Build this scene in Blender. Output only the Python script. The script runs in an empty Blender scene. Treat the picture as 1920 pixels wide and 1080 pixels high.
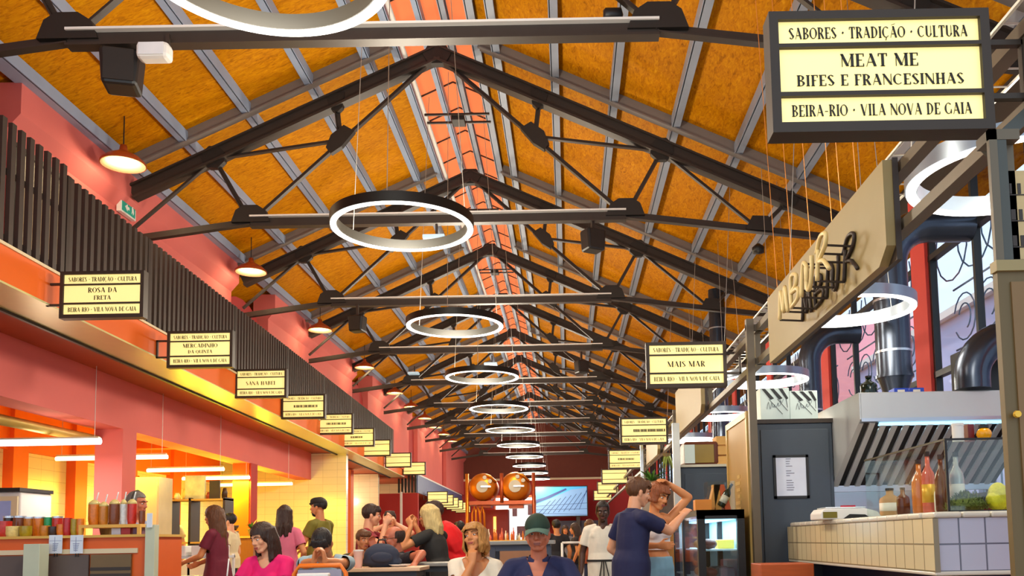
import bpy, bmesh, math, random
from mathutils import Vector, Matrix, Euler, Quaternion
random.seed(7)
sc = bpy.context.scene
COL = sc.collection
PI = math.pi

# ---------------------------------------------------------------- camera
F, PITCH, ROLL, EYE = 1650.0, math.radians(4.9), 0.018, 1.15
PPX, PPY = 1063.4, 1012 - 1650.0 * math.tan(math.radians(4.9))
cam_data = bpy.data.cameras.new('camera'); cam = bpy.data.objects.new('camera', cam_data); COL.objects.link(cam)
cam_data.sensor_width = 36.0; cam_data.lens = 36.0 * F / 1920
cam_data.shift_x = (960 - PPX) / 1920; cam_data.shift_y = (PPY - 540) / 1920
cam.location = (0, 0, EYE)
cam.rotation_euler = (Matrix.Rotation(PI / 2 + PITCH, 4, 'X') @ Matrix.Rotation(-ROLL, 4, 'Z')).to_euler()
cam_data.clip_end = 300
sc.camera = cam

def ray(px, py):
    u2, v2 = (px - PPX) / F, (py - PPY) / F
    c, s = math.cos(ROLL), math.sin(ROLL)
    u, v = c * u2 - s * v2, s * u2 + c * v2
    return Vector((u, math.cos(PITCH) + v * math.sin(PITCH), math.sin(PITCH) - v * math.cos(PITCH)))
def at(px, py, D):
    r = ray(px, py); return Vector((0, 0, EYE)) + r * (D / r.y)
def onx(px, py, x):
    r = ray(px, py); return Vector((0, 0, EYE)) + r * (x / r.x)

# ---------------------------------------------------------------- world, sun, exposure
w = bpy.data.worlds.new('sky'); sc.world = w; w.use_nodes = True
bg = w.node_tree.nodes['Background']; bg.inputs[0].default_value = (0.72, 0.86, 1.0, 1); bg.inputs[1].default_value = 1.5
sun_d = bpy.data.lights.new('sun', 'SUN'); sun_d.energy = 2.6; sun_d.angle = 0.05; sun_d.color = (1.0, .93, .82)
sun = bpy.data.objects.new('sun', sun_d); COL.objects.link(sun); sun.rotation_euler = (math.radians(8), math.radians(-16), 0)
sc.view_settings.view_transform = 'Standard'; sc.view_settings.look = 'None'
sc.view_settings.exposure = 0.0; sc.view_settings.gamma = 1.0; sc.view_settings.use_curve_mapping = False
RING_W, STALL_W, PEND_W = 285.0, 60.0, 18.0     # watts: ring lamps, stall tubes, pendant lamps

def lamp(kind, loc, energy, color=(1, 1, 1), size=.2, rot=(0, 0, 0), parent=None, size_y=None, name='lamp_light'):
    d = bpy.data.lights.new(name, kind); d.energy = energy; d.color = color
    if kind == 'POINT': d.shadow_soft_size = size
    if kind == 'AREA':
        d.size = size
        if size_y: d.shape = 'RECTANGLE'; d.size_y = size_y
    o = bpy.data.objects.new(name, d); COL.objects.link(o)
    o.location = loc; o.rotation_euler = rot
    if parent: o.parent = parent
    return o

# ---------------------------------------------------------------- materials
MATS = {}
def mat(name, col, rough=.6, metal=0.0, emit=None, es=1.0, vary=.12, scale=6.0, stretch=(1, 1, 1), bump=0.0, alpha=None, trans=None, coat=0):
    if name in MATS: return MATS[name]
    m = bpy.data.materials.new(name); m.use_nodes = True; MATS[name] = m
    nt = m.node_tree; N = nt.nodes; L = nt.links; b = N['Principled BSDF']
    b.inputs['Roughness'].default_value = rough; b.inputs['Metallic'].default_value = metal
    if coat: b.inputs['Coat Weight'].default_value = coat
    tc = N.new('ShaderNodeTexCoord'); mp = N.new('ShaderNodeMapping'); mp.inputs['Scale'].default_value = stretch
    nz = N.new('ShaderNodeTexNoise'); nz.inputs['Scale'].default_value = scale; nz.inputs['Detail'].default_value = 4
    L.new(tc.outputs['Object'], mp.inputs[0]); L.new(mp.outputs[0], nz.inputs['Vector'])
    mx = N.new('ShaderNodeMix'); mx.data_type = 'RGBA'
    c = col
    mx.inputs[6].default_value = tuple(max(0, x * (1 - vary)) for x in c) + (1,)
    mx.inputs[7].default_value = tuple(min(1, x * (1 + vary)) for x in c) + (1,)
    L.new(nz.outputs['Fac'], mx.inputs[0]); L.new(mx.outputs[2], b.inputs['Base Color'])
    if bump:
        bp = N.new('ShaderNodeBump'); bp.inputs['Strength'].default_value = bump; bp.inputs['Distance'].default_value = .02
        L.new(nz.outputs['Fac'], bp.inputs['Height']); L.new(bp.outputs[0], b.inputs['Normal'])
    if emit:
        b.inputs['Emission Color'].default_value = tuple(emit) + (1,); b.inputs['Emission Strength'].default_value = es
    if trans: b.inputs['Transmission Weight'].default_value = trans
    if alpha is not None:
        b.inputs['Alpha'].default_value = alpha
    return m
def rgb(r, g, b):
    f = lambda v: ((v / 255 + .055) / 1.055) ** 2.4 if v > 10 else v / 255 / 12.92
    return (f(r), f(g), f(b))
def ramp_mat(name, stops, scale, stretch, rough=.7, detail=6, bump=.15, distort=0.0, second=None):
    if name in MATS: return MATS[name]
    m = bpy.data.materials.new(name); m.use_nodes = True; MATS[name] = m
    nt = m.node_tree; N = nt.nodes; L = nt.links; b = N['Principled BSDF']; b.inputs['Roughness'].default_value = rough; b.inputs['Specular IOR Level'].default_value = .08
    tc = N.new('ShaderNodeTexCoord'); mp = N.new('ShaderNodeMapping'); mp.inputs['Scale'].default_value = stretch
    nz = N.new('ShaderNodeTexNoise'); nz.inputs['Scale'].default_value = scale; nz.inputs['Detail'].default_value = detail
    nz.inputs['Roughness'].default_value = .7; nz.inputs['Distortion'].default_value = distort
    cr = N.new('ShaderNodeValToRGB')
    while len(cr.color_ramp.elements) < len(stops): cr.color_ramp.elements.new(.5)
    for e, (p, c) in zip(cr.color_ramp.elements, stops): e.position = p; e.color = tuple(c) + (1,)
    L.new(tc.outputs['Object'], mp.inputs[0]); L.new(mp.outputs[0], nz.inputs['Vector']); L.new(nz.outputs['Fac'], cr.inputs[0])
    L.new(cr.outputs[0], b.inputs['Base Color'])
    bp = N.new('ShaderNodeBump'); bp.inputs['Strength'].default_value = bump; bp.inputs['Distance'].default_value = .01
    L.new(nz.outputs['Fac'], bp.inputs['Height']); L.new(bp.outputs[0], b.inputs['Normal'])
    return m
def tile_mat(name, col, grout, sx, sy, axes='xz', rough=.25, mortar=.03, vary=.06):
    """square tiles; axes name the two world axes the grid lies in"""
    if name in MATS: return MATS[name]
    m = bpy.data.materials.new(name); m.use_nodes = True; MATS[name] = m
    nt = m.node_tree; N = nt.nodes; L = nt.links; b = N['Principled BSDF']; b.inputs['Roughness'].default_value = rough
    tc = N.new('ShaderNodeTexCoord'); sp = N.new('ShaderNodeSeparateXYZ'); cb = N.new('ShaderNodeCombineXYZ')
    L.new(tc.outputs['Object'], sp.inputs[0])
    L.new(sp.outputs['xyz'.index(axes[0])], cb.inputs[0]); L.new(sp.outputs['xyz'.index(axes[1])], cb.inputs[1])
    br = N.new('ShaderNodeTexBrick'); br.offset = 0; br.inputs['Scale'].default_value = 1.0
    br.inputs['Brick Width'].default_value = sx; br.inputs['Row Height'].default_value = sy
    br.inputs['Mortar Size'].default_value = mortar * min(sx, sy); br.inputs['Mortar Smooth'].default_value = .2
    br.inputs['Color1'].default_value = tuple(x * (1 - vary) for x in col) + (1,); br.inputs['Color2'].default_value = tuple(col) + (1,)
    br.inputs['Mortar'].default_value = tuple(grout) + (1,)
    L.new(cb.outputs[0], br.inputs['Vector']); L.new(br.outputs['Color'], b.inputs['Base Color'])
    bp = N.new('ShaderNodeBump'); bp.inputs['Strength'].default_value = .4; bp.inputs['Distance'].default_value = .004; bp.invert = True
    L.new(br.outputs['Fac'], bp.inputs['Height']); L.new(bp.outputs[0], b.inputs['Normal'])
    return m
def glass_mat(name, tint=(1, 1, 1), op=.12, rough=.03):
    if name in MATS: return MATS[name]
    m = bpy.data.materials.new(name); m.use_nodes = True; MATS[name] = m
    nt = m.node_tree; N = nt.nodes; L = nt.links; N.remove(N['Principled BSDF'])
    t = N.new('ShaderNodeBsdfTransparent'); t.inputs[0].default_value = tuple(tint) + (1,)
    g = N.new('ShaderNodeBsdfGlossy'); g.inputs['Roughness'].default_value = rough
    x = N.new('ShaderNodeMixShader'); x.inputs[0].default_value = op
    L.new(t.outputs[0], x.inputs[1]); L.new(g.outputs[0], x.inputs[2]); L.new(x.outputs[0], N['Material Output'].inputs[0])
    return m
def translucent_mat(name, col, mix=.6):
    if name in MATS: return MATS[name]
    m = bpy.data.materials.new(name); m.use_nodes = True; MATS[name] = m
    nt = m.node_tree; N = nt.nodes; L = nt.links; N.remove(N['Principled BSDF'])
    a = N.new('ShaderNodeBsdfDiffuse'); a.inputs[0].default_value = tuple(col) + (1,)
    t = N.new('ShaderNodeBsdfTranslucent'); t.inputs[0].default_value = tuple(col) + (1,)
    x = N.new('ShaderNodeMixShader'); x.inputs[0].default_value = mix
    L.new(a.outputs[0], x.inputs[1]); L.new(t.outputs[0], x.inputs[2]); L.new(x.outputs[0], N['Material Output'].inputs[0])
    return m

# ---------------------------------------------------------------- mesh builder
class MB:
    def __init__(s): s.v = []; s.f = []; s.smooth = False
    def add(s, vs, fs):
        o = len(s.v); s.v += [tuple(p) for p in vs]; s.f += [tuple(i + o for i in f) for f in fs]; return s
    def box(s, a, b, rz=0, c=None):
        x0, y0, z0 = a; x1, y1, z1 = b
        P = [(x0, y0, z0), (x1, y0, z0), (x1, y1, z0), (x0, y1, z0), (x0, y0, z1), (x1, y0, z1), (x1, y1, z1), (x0, y1, z1)]
        if rz:
            c = c or ((x0 + x1) / 2, (y0 + y1) / 2)
            cs, sn = math.cos(rz), math.sin(rz)
            P = [(c[0] + (x - c[0]) * cs - (y - c[1]) * sn, c[1] + (x - c[0]) * sn + (y - c[1]) * cs, z) for x, y, z in P]
        return s.add(P, [(3, 2, 1, 0), (4, 5, 6, 7), (0, 1, 5, 4), (1, 2, 6, 5), (2, 3, 7, 6), (3, 0, 4, 7)])
    def cbox(s, c, d, rz=0):
        return s.box([c[i] - d[i] / 2 for i in range(3)], [c[i] + d[i] / 2 for i in range(3)], rz)
    def bar(s, p, q, w, h, up=(0, 0, 1), off=0):
        """rectangular bar from p to q, w across, h along up"""
        p, q = Vector(p), Vector(q); d = (q - p).normalized(); u = Vector(up); x = d.cross(u)
        if x.length < 1e-4: x = d.cross(Vector((1, 0, 0)))
        x.normalize(); u = x.cross(d).normalized()
        V = []
        for e in (p, q):
            for a, b in ((-1, -1), (1, -1), (1, 1), (-1, 1)): V.append(e + x * (a * w / 2) + u * (b * h / 2 + off))
        return s.add(V, [(0, 1, 2, 3), (7, 6, 5, 4), (0, 4, 5, 1), (1, 5, 6, 2), (2, 6, 7, 3), (3, 7, 4, 0)])
    def tube(s, pts, r, n=10, caps=True, closed=False):
        pts = [Vector(p) for p in pts]; rs = r if isinstance(r, (list, tuple)) else [r] * len(pts)
        t0 = (pts[1] - pts[0]).normalized(); a = t0.orthogonal().normalized(); R = []; m = len(pts)
        for i, p in enumerate(pts):
            if closed: t = (pts[(i + 1) % m] - pts[i - 1]).normalized()
            else: t = (pts[min(i + 1, m - 1)] - pts[max(i - 1, 0)]).normalized()
            a = (a - t * a.dot(t)).normalized(); b = t.cross(a)
            R.append([p + (a * math.cos(2 * PI * k / n) + b * math.sin(2 * PI * k / n)) * rs[i] for k in range(n)])
        V = [q for ring in R for q in ring]; Fc = []
        for i in range(m if closed else m - 1):
            j = (i + 1) % m
            for k in range(n): Fc.append((i * n + k, i * n + (k + 1) % n, j * n + (k + 1) % n, j * n + k))
        if caps and not closed: Fc += [tuple(range(n - 1, -1, -1)), tuple(range((m - 1) * n, m * n))]
        return s.add(V, Fc)
    def lathe(s, prof, c=(0, 0, 0), n=20, axis='z', tilt=None, caps=True):
        """prof: [(r, h)] bottom to top, open ends closed when r > 0"""
        V = []; Fc = []; M = len(prof); c = Vector(c)
        for r, h in prof:
            for k in range(n):
                t = 2 * PI * k / n; p = Vector((r * math.cos(t), r * math.sin(t), h))
                if axis == 'y': p = Vector((p.x, p.z, p.y))
                elif axis == 'x': p = Vector((p.z, p.y, p.x))
                if tilt: p = tilt @ p
                V.append(c + p)
        for i in range(M - 1):
            for k in range(n): Fc.append((i * n + k, i * n + (k + 1) % n, (i + 1) * n + (k + 1) % n, (i + 1) * n + k))
        if caps: Fc += [tuple(range(n - 1, -1, -1)), tuple(range((M - 1) * n, M * n))]
        return s.add(V, Fc)
    def ell(s, c, r, rot=None, n=14, m=9):
        c = Vector(c); V = []; Fc = []
        if not isinstance(r, (tuple, list)): r = (r, r, r)
        for i in range(1, m):
            ph = PI * i / m
            for k in range(n):
                t = 2 * PI * k / n; p = Vector((r[0] * math.sin(ph) * math.cos(t), r[1] * math.sin(ph) * math.sin(t), r[2] * math.cos(ph)))
                V.append(c + (rot @ p if rot else p))
        a = Vector((0, 0, r[2])); b = -a
        V += [c + (rot @ a if rot else a), c + (rot @ b if rot else b)]; T = len(V) - 2
        for i in range(m - 2):
            for k in range(n): Fc.append((i * n + k, (i + 1) * n + k, (i + 1) * n + (k + 1) % n, i * n + (k + 1) % n))
        for k in range(n):
            Fc.append((T, k, (k + 1) % n)); Fc.append((T + 1, (m - 2) * n + (k + 1) % n, (m - 2) * n + k))
        return s.add(V, Fc)
    def prism(s, poly, vec):
        """extrude a planar polygon (3D points) along vec"""
        n = len(poly); P = [Vector(p) for p in poly]; Q = [p + Vector(vec) for p in P]
        return s.add(P + Q, [tuple(range(n - 1, -1, -1)), tuple(range(n, 2 * n))] + [(i, (i + 1) % n, n + (i + 1) % n, n + i) for i in range(n)])
    def loft(s, secs, side, n=16, caps=True):
        """secs: [(centre, rx, ry)] elliptical sections along a path, rx along side"""
        side = Vector(side).normalized(); C = [Vector(c) for c, _, _ in secs]; V = []; M = len(secs)
        for i, (c, rx, ry) in enumerate(secs):
            t = (C[min(i + 1, M - 1)] - C[max(i - 1, 0)]).normalized(); x = (side - t * side.dot(t)).normalized(); y = t.cross(x)
            V += [C[i] + x * (rx * math.cos(2 * PI * k / n)) + y * (ry * math.sin(2 * PI * k / n)) for k in range(n)]
        Fc = []
        for i in range(M - 1):
            for k in range(n): Fc.append((i * n + k, i * n + (k + 1) % n, (i + 1) * n + (k + 1) % n, (i + 1) * n + k))
        if caps: Fc += [tuple(range(n - 1, -1, -1)), tuple(range((M - 1) * n, M * n))]
        return s.add(V, Fc)
    def ring(s, c, r0, r1, z0, z1, n=64):
        P = [(r0, z0), (r1, z0), (r1, z1), (r0, z1)]; V = []; Fc = []
        for k in range(n):
            t = 2 * PI * k / n
            for r, z in P: V.append((c[0] + r * math.cos(t), c[1] + r * math.sin(t), c[2] + z))
        for k in range(n):
            a, b = k * 4, ((k + 1) % n) * 4
            for i in range(4): Fc.append((a + i, b + i, b + (i + 1) % 4, a + (i + 1) % 4))
        return s.add(V, Fc)
    def mesh(s, name, smooth=False, fix=True):
        me = bpy.data.meshes.new(name); me.from_pydata(s.v, [], s.f)
        if fix:
            bm = bmesh.new(); bm.from_mesh(me); bmesh.ops.recalc_face_normals(bm, faces=bm.faces); bm.to_mesh(me); bm.free()
        if smooth: me.polygons.foreach_set('use_smooth', [True] * len(me.polygons))
        me.update(); return me
    def build(s, name, m, parent=None, smooth=False, loc=None, bevel=0, auto=None):
        me = s.mesh(name, smooth); me.materials.append(m)
        o = bpy.data.objects.new(name, me); COL.objects.link(o)
        if parent: o.parent = parent
        if loc is not None: o.location = loc
        if bevel:
            b = o.modifiers.new('edge', 'BEVEL'); b.width = bevel; b.segments = 2; b.limit_method = 'ANGLE'
        if smooth and auto:
            me.set_sharp_from_angle(angle=math.radians(auto))
        return o
def tag(o, label, cat, group=None):
    o['label'] = label; o['category'] = cat
    if group: o['group'] = group
    return o
def struct(o): o['kind'] = 'structure'; return o
def empty(name, loc, label=None, cat=None, group=None, rz=0):
    o = bpy.data.objects.new(name, None); COL.objects.link(o); o.location = loc; o.rotation_euler = (0, 0, rz); o.empty_display_size = .1
    if label: tag(o, label, cat, group)
    return o
def copy_tree(o, loc=None, label=None, parent=None, rz=None):
    c = o.copy(); COL.objects.link(c)
    if parent: c.parent = parent
    if loc is not None: c.location = loc
    if rz is not None: c.rotation_euler = (0, 0, rz)
    if label: c['label'] = label
    for ch in list(o.children): copy_tree(ch, None, None, c)
    return c
ORD = ['first', 'second', 'third', 'fourth', 'fifth', 'sixth', 'seventh', 'eighth', 'ninth', 'tenth', 'eleventh', 'twelfth', 'thirteenth', 'fourteenth']

# ---------------------------------------------------------------- didone lettering as flat strokes
TK, TN = .20, .045
GL = {
 'I': (.34, [('v', .17)]), 'L': (.62, [('v', .17), ('h', .02, .17, .6)]), 'E': (.66, [('v', .17), ('h', .02, .17, .62), ('h', .98, .17, .62), ('h', .5, .17, .5), ('s', .61, .0, .22), ('s', .61, .78, 1)]),
 'F': (.6, [('v', .17), ('h', .98, .17, .58), ('h', .5, .17, .46), ('s', .57, .78, 1)]), 'T': (.7, [('v', .35), ('h', .98, .03, .67), ('s', .04, .78, 1), ('s', .66, .78, 1)]),
 'H': (.84, [('v', .17), ('v', .67), ('h', .5, .17, .67)]), 'N': (.84, [('t', .1), ('t', .74), ('d', .08, 1, .74, 0, TK)]),
 'M': (1.0, [('t', .1), ('d', .08, 1, .5, .05, TK), ('d', .5, .05, .84, 1, TN), ('v', .86)]), 'A': (.84, [('d', .08, 0, .42, 1, TN), ('d', .4, 1, .72, 0, TK), ('h', .32, .2, .6)]),
 'V': (.84, [('d', .12, 1, .44, 0, TK), ('d', .44, 0, .76, 1, TN)]), 'B': (.72, [('v', .17), ('o', .3, .75, .26, .25, -90, 90), ('o', .3, .25, .31, .25, -90, 90), ('h', .98, .15, .32), ('h', .5, .15, .32), ('h', .02, .15, .32)]),
 'R': (.76, [('v', .17), ('o', .3, .74, .27, .26, -90, 90), ('h', .98, .15, .32), ('h', .48, .15, .32), ('d', .4, .48, .66, 0, TK)]), 'P': (.7, [('v', .17), ('o', .3, .72, .28, .28, -90, 90), ('h', .98, .15, .32), ('h', .44, .15, .32)]),
 'D': (.82, [('v', .17), ('o', .3, .5, .38, .49, -90, 90), ('h', .98, .15, .32), ('h', .02, .15, .32)]), 'O': (.86, [('o', .43, .5, .36, .49, 0, 360)]), 'Q': (.86, [('o', .43, .5, .36, .49, 0, 360), ('d', .45, .1, .75, -.15, .1)]),
 'C': (.8, [('o', .43, .5, .36, .49, 45, 315)]), 'G': (.84, [('o', .43, .5, .36, .49, 45, 330), ('s', .74, .05, .42)]), 'U': (.8, [('s2', .17, .3, 1), ('t2', .66, .3), ('o', .42, .3, .25, .29, 180, 360)]),
 'S': (.62, [('o', .31, .75, .2, .24, 30, 200), ('d', .14, .72, .48, .28, TK), ('o', .31, .25, .2, .24, -150, 20)]),
 '.': (.4, [('p', .2, .5, .1)]), '-': (.44, [('h', .42, .05, .4)]), '|': (.3, [('v', .15)]), '!': (.24, [('t', .12)]), ' ': (.36, []),
}
GL['Ç'] = (GL['C'][0], GL['C'][1] + [('d', .45, 0, .4, -.22, .09)]); GL['Ã'] = (GL['A'][0], GL['A'][1] + [('d', .22, 1.12, .62, 1.22, .08)])
def text_width(t, sp=.1): return sum(GL[c][0] + sp for c in t) - sp
def lettering(mbs, t, cx, cz, h, y, maxw=None, thick=.003, sp=.1):
    """letters in the xz plane facing -y, centred on (cx, cz)"""
    W = text_width(t, sp) * h; k = 1.0
    if maxw and W > maxw: k = maxw / W
    x = cx - W * k / 2; z = cz - h / 2
    def quad(P): mbs[-1].prism([(x + a * h * k, y, z + b * h) for a, b in P], (0, -thick, 0))
    for c in t:
        adv, st = GL[c]
        if c == ' ' or not mbs: mbs.append(MB())
        mb = mbs[-1]
        for q in st:
            if q[0] == 'v': quad([(q[1] - TK / 2, 0), (q[1] + TK / 2, 0), (q[1] + TK / 2, 1), (q[1] - TK / 2, 1)]); quad([(q[1] - .17, 0), (q[1] + .17, 0), (q[1] + .17, .035), (q[1] - .17, .035)]); quad([(q[1] - .17, .965), (q[1] + .17, .965), (q[1] + .17, 1), (q[1] - .17, 1)])
            elif q[0] == 't': quad([(q[1] - TN / 2, 0), (q[1] + TN / 2, 0), (q[1] + TN / 2, 1), (q[1] - TN / 2, 1)])
            elif q[0] == 't2': quad([(q[1] - TN / 2, q[2]), (q[1] + TN / 2, q[2]), (q[1] + TN / 2, 1), (q[1] - TN / 2, 1)])
            elif q[0] in ('s', 's2'):
                wd = TK if q[0] == 's2' else .07
                quad([(q[1] - wd / 2, q[2]), (q[1] + wd / 2, q[2]), (q[1] + wd / 2, q[3]), (q[1] - wd / 2, q[3])])
            elif q[0] == 'h': quad([(q[2], q[1] - TN / 2), (q[3], q[1] - TN / 2), (q[3], q[1] + TN / 2), (q[2], q[1] + TN / 2)])
            elif q[0] == 'd':
                a, b, c2, d2, wd = q[1:]; quad([(a - wd / 2, b), (a + wd / 2, b), (c2 + wd / 2, d2), (c2 - wd / 2, d2)])
            elif q[0] == 'p': quad([(q[1] + q[3] * math.cos(i * PI / 4), q[2] + q[3] * math.sin(i * PI / 4)) for i in range(8)])
            elif q[0] == 'o':
                ox, oz, rx, rz, a0, a1 = q[1:]; m = max(6, int(abs(a1 - a0) / 22))
                for i in range(m):
                    A = [math.radians(a0 + (a1 - a0) * j / m) for j in (i, i + 1)]
                    wd = [(TN + (TK - TN) * abs(math.cos(a)) ** 1.5) for a in A]
                    quad([(ox + (rx - wd[0] * .5) * math.cos(A[0]), oz + (rz - TN) * math.sin(A[0])), (ox + (rx + wd[0] * .5) * math.cos(A[0]), oz + rz * math.sin(A[0])),
                          (ox + (rx + wd[1] * .5) * math.cos(A[1]), oz + rz * math.sin(A[1])), (ox + (rx - wd[1] * .5) * math.cos(A[1]), oz + (rz - TN) * math.sin(A[1]))])
        x += (adv + sp) * h * k

# ================================================================ setting
Y0, Y1 = -3.0, 52.0
AX, AZ, SL = -1.73, 8.02, .456           # truss apex x, z and roof slope
TY = [7.42] + [7.71 + 4.19 * k for k in range(1, 11)]  # truss stations along the hall
M_OSB = ramp_mat('osb_board', [(.27, rgb(128, 72, 0)), (.46, rgb(200, 124, 0)), (.62, rgb(218, 146, 0)), (.8, rgb(244, 190, 40))], 7, (1.0, 3.2, 1.0), .65, 8, .25, 1.2)
M_OSBR = ramp_mat('osb_board_brown', [(.27, rgb(118, 68, 0)), (.46, rgb(186, 114, 0)), (.62, rgb(204, 136, 0)), (.8, rgb(236, 184, 40))], 7, (3.2, 1.0, 1.0), .65, 8, .25, 1.2)
M_STEEL = mat('grey_painted_steel', rgb(148, 156, 172), .5, .1, vary=.08)
M_DARK = mat('dark_brown_steel', rgb(62, 52, 46), .5, .3, vary=.15)
M_GUS = mat('black_gusset_steel', rgb(46, 40, 36), .55, .3)
M_PINK = mat('salmon_pink_plaster', rgb(224, 112, 104), .8, vary=.05, scale=2)
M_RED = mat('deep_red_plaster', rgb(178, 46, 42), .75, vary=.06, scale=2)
M_ORANGE = mat('orange_painted_board', rgb(236, 104, 22), .55, vary=.05, scale=2)
M_CREAM = mat('cream_panel', rgb(226, 210, 172), .5, vary=.05)
M_SOFF = mat('rust_brown_soffit', rgb(166, 66, 22), .6, vary=.1, scale=1.5)
M_BLACK = mat('black_paint', rgb(26, 24, 24), .45, vary=.1)
M_SLAT = mat('charcoal_slats', rgb(70, 60, 54), .5, .2, vary=.12)
M_WHITE = mat('white_paint', rgb(236, 232, 226), .5, vary=.03)
M_CHAR = mat('charcoal_blue_board', rgb(66, 76, 88), .5, vary=.08)
M_SSTEEL = mat('brushed_stainless', rgb(196, 202, 210), .28, .85, vary=.06, stretch=(1, 1, 30))
M_FLOOR = tile_mat('warm_grey_floor', rgb(150, 128, 108), rgb(90, 80, 70), .6, .6, 'xy', .4, .01)

struct(MB().box((-10.5, Y0, -.1), (5.6, Y1 + .5, 0)).build('floor', M_FLOOR))

# roof boards, one slab per slope, and the coral translucent strip along the ridge
ZB = AZ + .25 + .16                       # underside of the boards above the apex line
def zroof(x): return ZB - SL * abs(x - AX)
for nm, xa, xb, mt in (('ceiling', -7.2, -2.28, M_OSB), ('ceiling', -1.18, 5.2, M_OSBR)):
    mb = MB()
    P = [(xa, Y0 + 3.5, zroof(xa)), (xb, Y0 + 3.5, zroof(xb)), (xb, Y0 + 3.5, zroof(xb) + .08), (xa, Y0 + 3.5, zroof(xa) + .08)]
    mb.prism(P, (0, Y1 - Y0 - 3.5, 0)); struct(mb.build(nm, mt))
M_SKY = translucent_mat('coral_ridge_sheet', rgb(240, 124, 74), .5)
mb = MB()
for a, b in ((-2.28, AX), (AX, -1.18)):
    za, zb = zroof(a) + .12, zroof(b) + .12
    mb.add([(a, .5, za), (b, .5, zb), (b, Y1, zb), (a, Y1, za)], [(0, 1, 2, 3)])
o = struct(mb.build('ceiling', M_SKY)); o.name = 'ceiling_ridge'
mb = MB()
for i in range(60):
    y = 1.0 + i * .84
    for a, b in ((-2.28, AX), (AX, -1.18)): mb.bar((a, y, zroof(a) + .1), (b, y, zroof(b) + .1), .02, .02)
struct(mb.build('trim_40', M_DARK))
# purlins along the hall, rafters beside each truss
n = 0
M_LP = mat('pale_grey_purlin', rgb(158, 176, 204), .5, .1, vary=.06)
for x in (-5.98, -5.2, -4.34, -3.48, -2.7, -2.31, -1.9, -1.55, -1.16, -.88, -.07, .74, 1.58, 2.43, 3.27, 4.1):
    n += 1
    zb = AZ + .25 - SL * abs(x - AX)
    wd = .2 if x == -5.98 else (.08 if -2 < x < -1.5 else .105)
    mb = MB(); sx = 1 if x < AX else -1
    # C section: bottom flange and web
    mb.box((x - wd / 2, .6, zb), (x + wd / 2, Y1, zb + .02)); mb.box((x + sx * wd / 2 - .012, .6, zb), (x + sx * wd / 2 + .012, Y1, zb + .15))
    mb.box((x - wd / 2, .6, zb + .14), (x + wd / 2, Y1, zb + .155))
    struct(mb.build('trim_%d' % n, M_LP if x < AX else M_STEEL))
n = 20
M_RAF = mat('taupe_rafter', rgb(128, 118, 112), .6, .1, vary=.08)
for y in TY:
    mb = MB()
    for s, e in ((-1, 4.3), (1, 6.0)):
        p = Vector((AX + s * .62, y - .22, AZ + .32 - SL * .62)); q = Vector((AX + s * e, y - .22, AZ + .32 - SL * e))
        mb.bar(p, q, .03, .16); mb.bar(p + Vector((0, 0, -.09)), q + Vector((0, 0, -.09)), .11, .018)
    n += 1; struct(mb.build('trim_%d' % n, M_RAF))
# white conduit beside the ridge
tag(MB().tube([(-2.17, .8, 7.96), (-2.17, 20, 7.96), (-2.17, 50, 7.96)], .035, 8).build('conduit_pipe', M_WHITE, smooth=True), 'pale conduit pipe running along the roof ridge', 'pipe')

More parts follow.
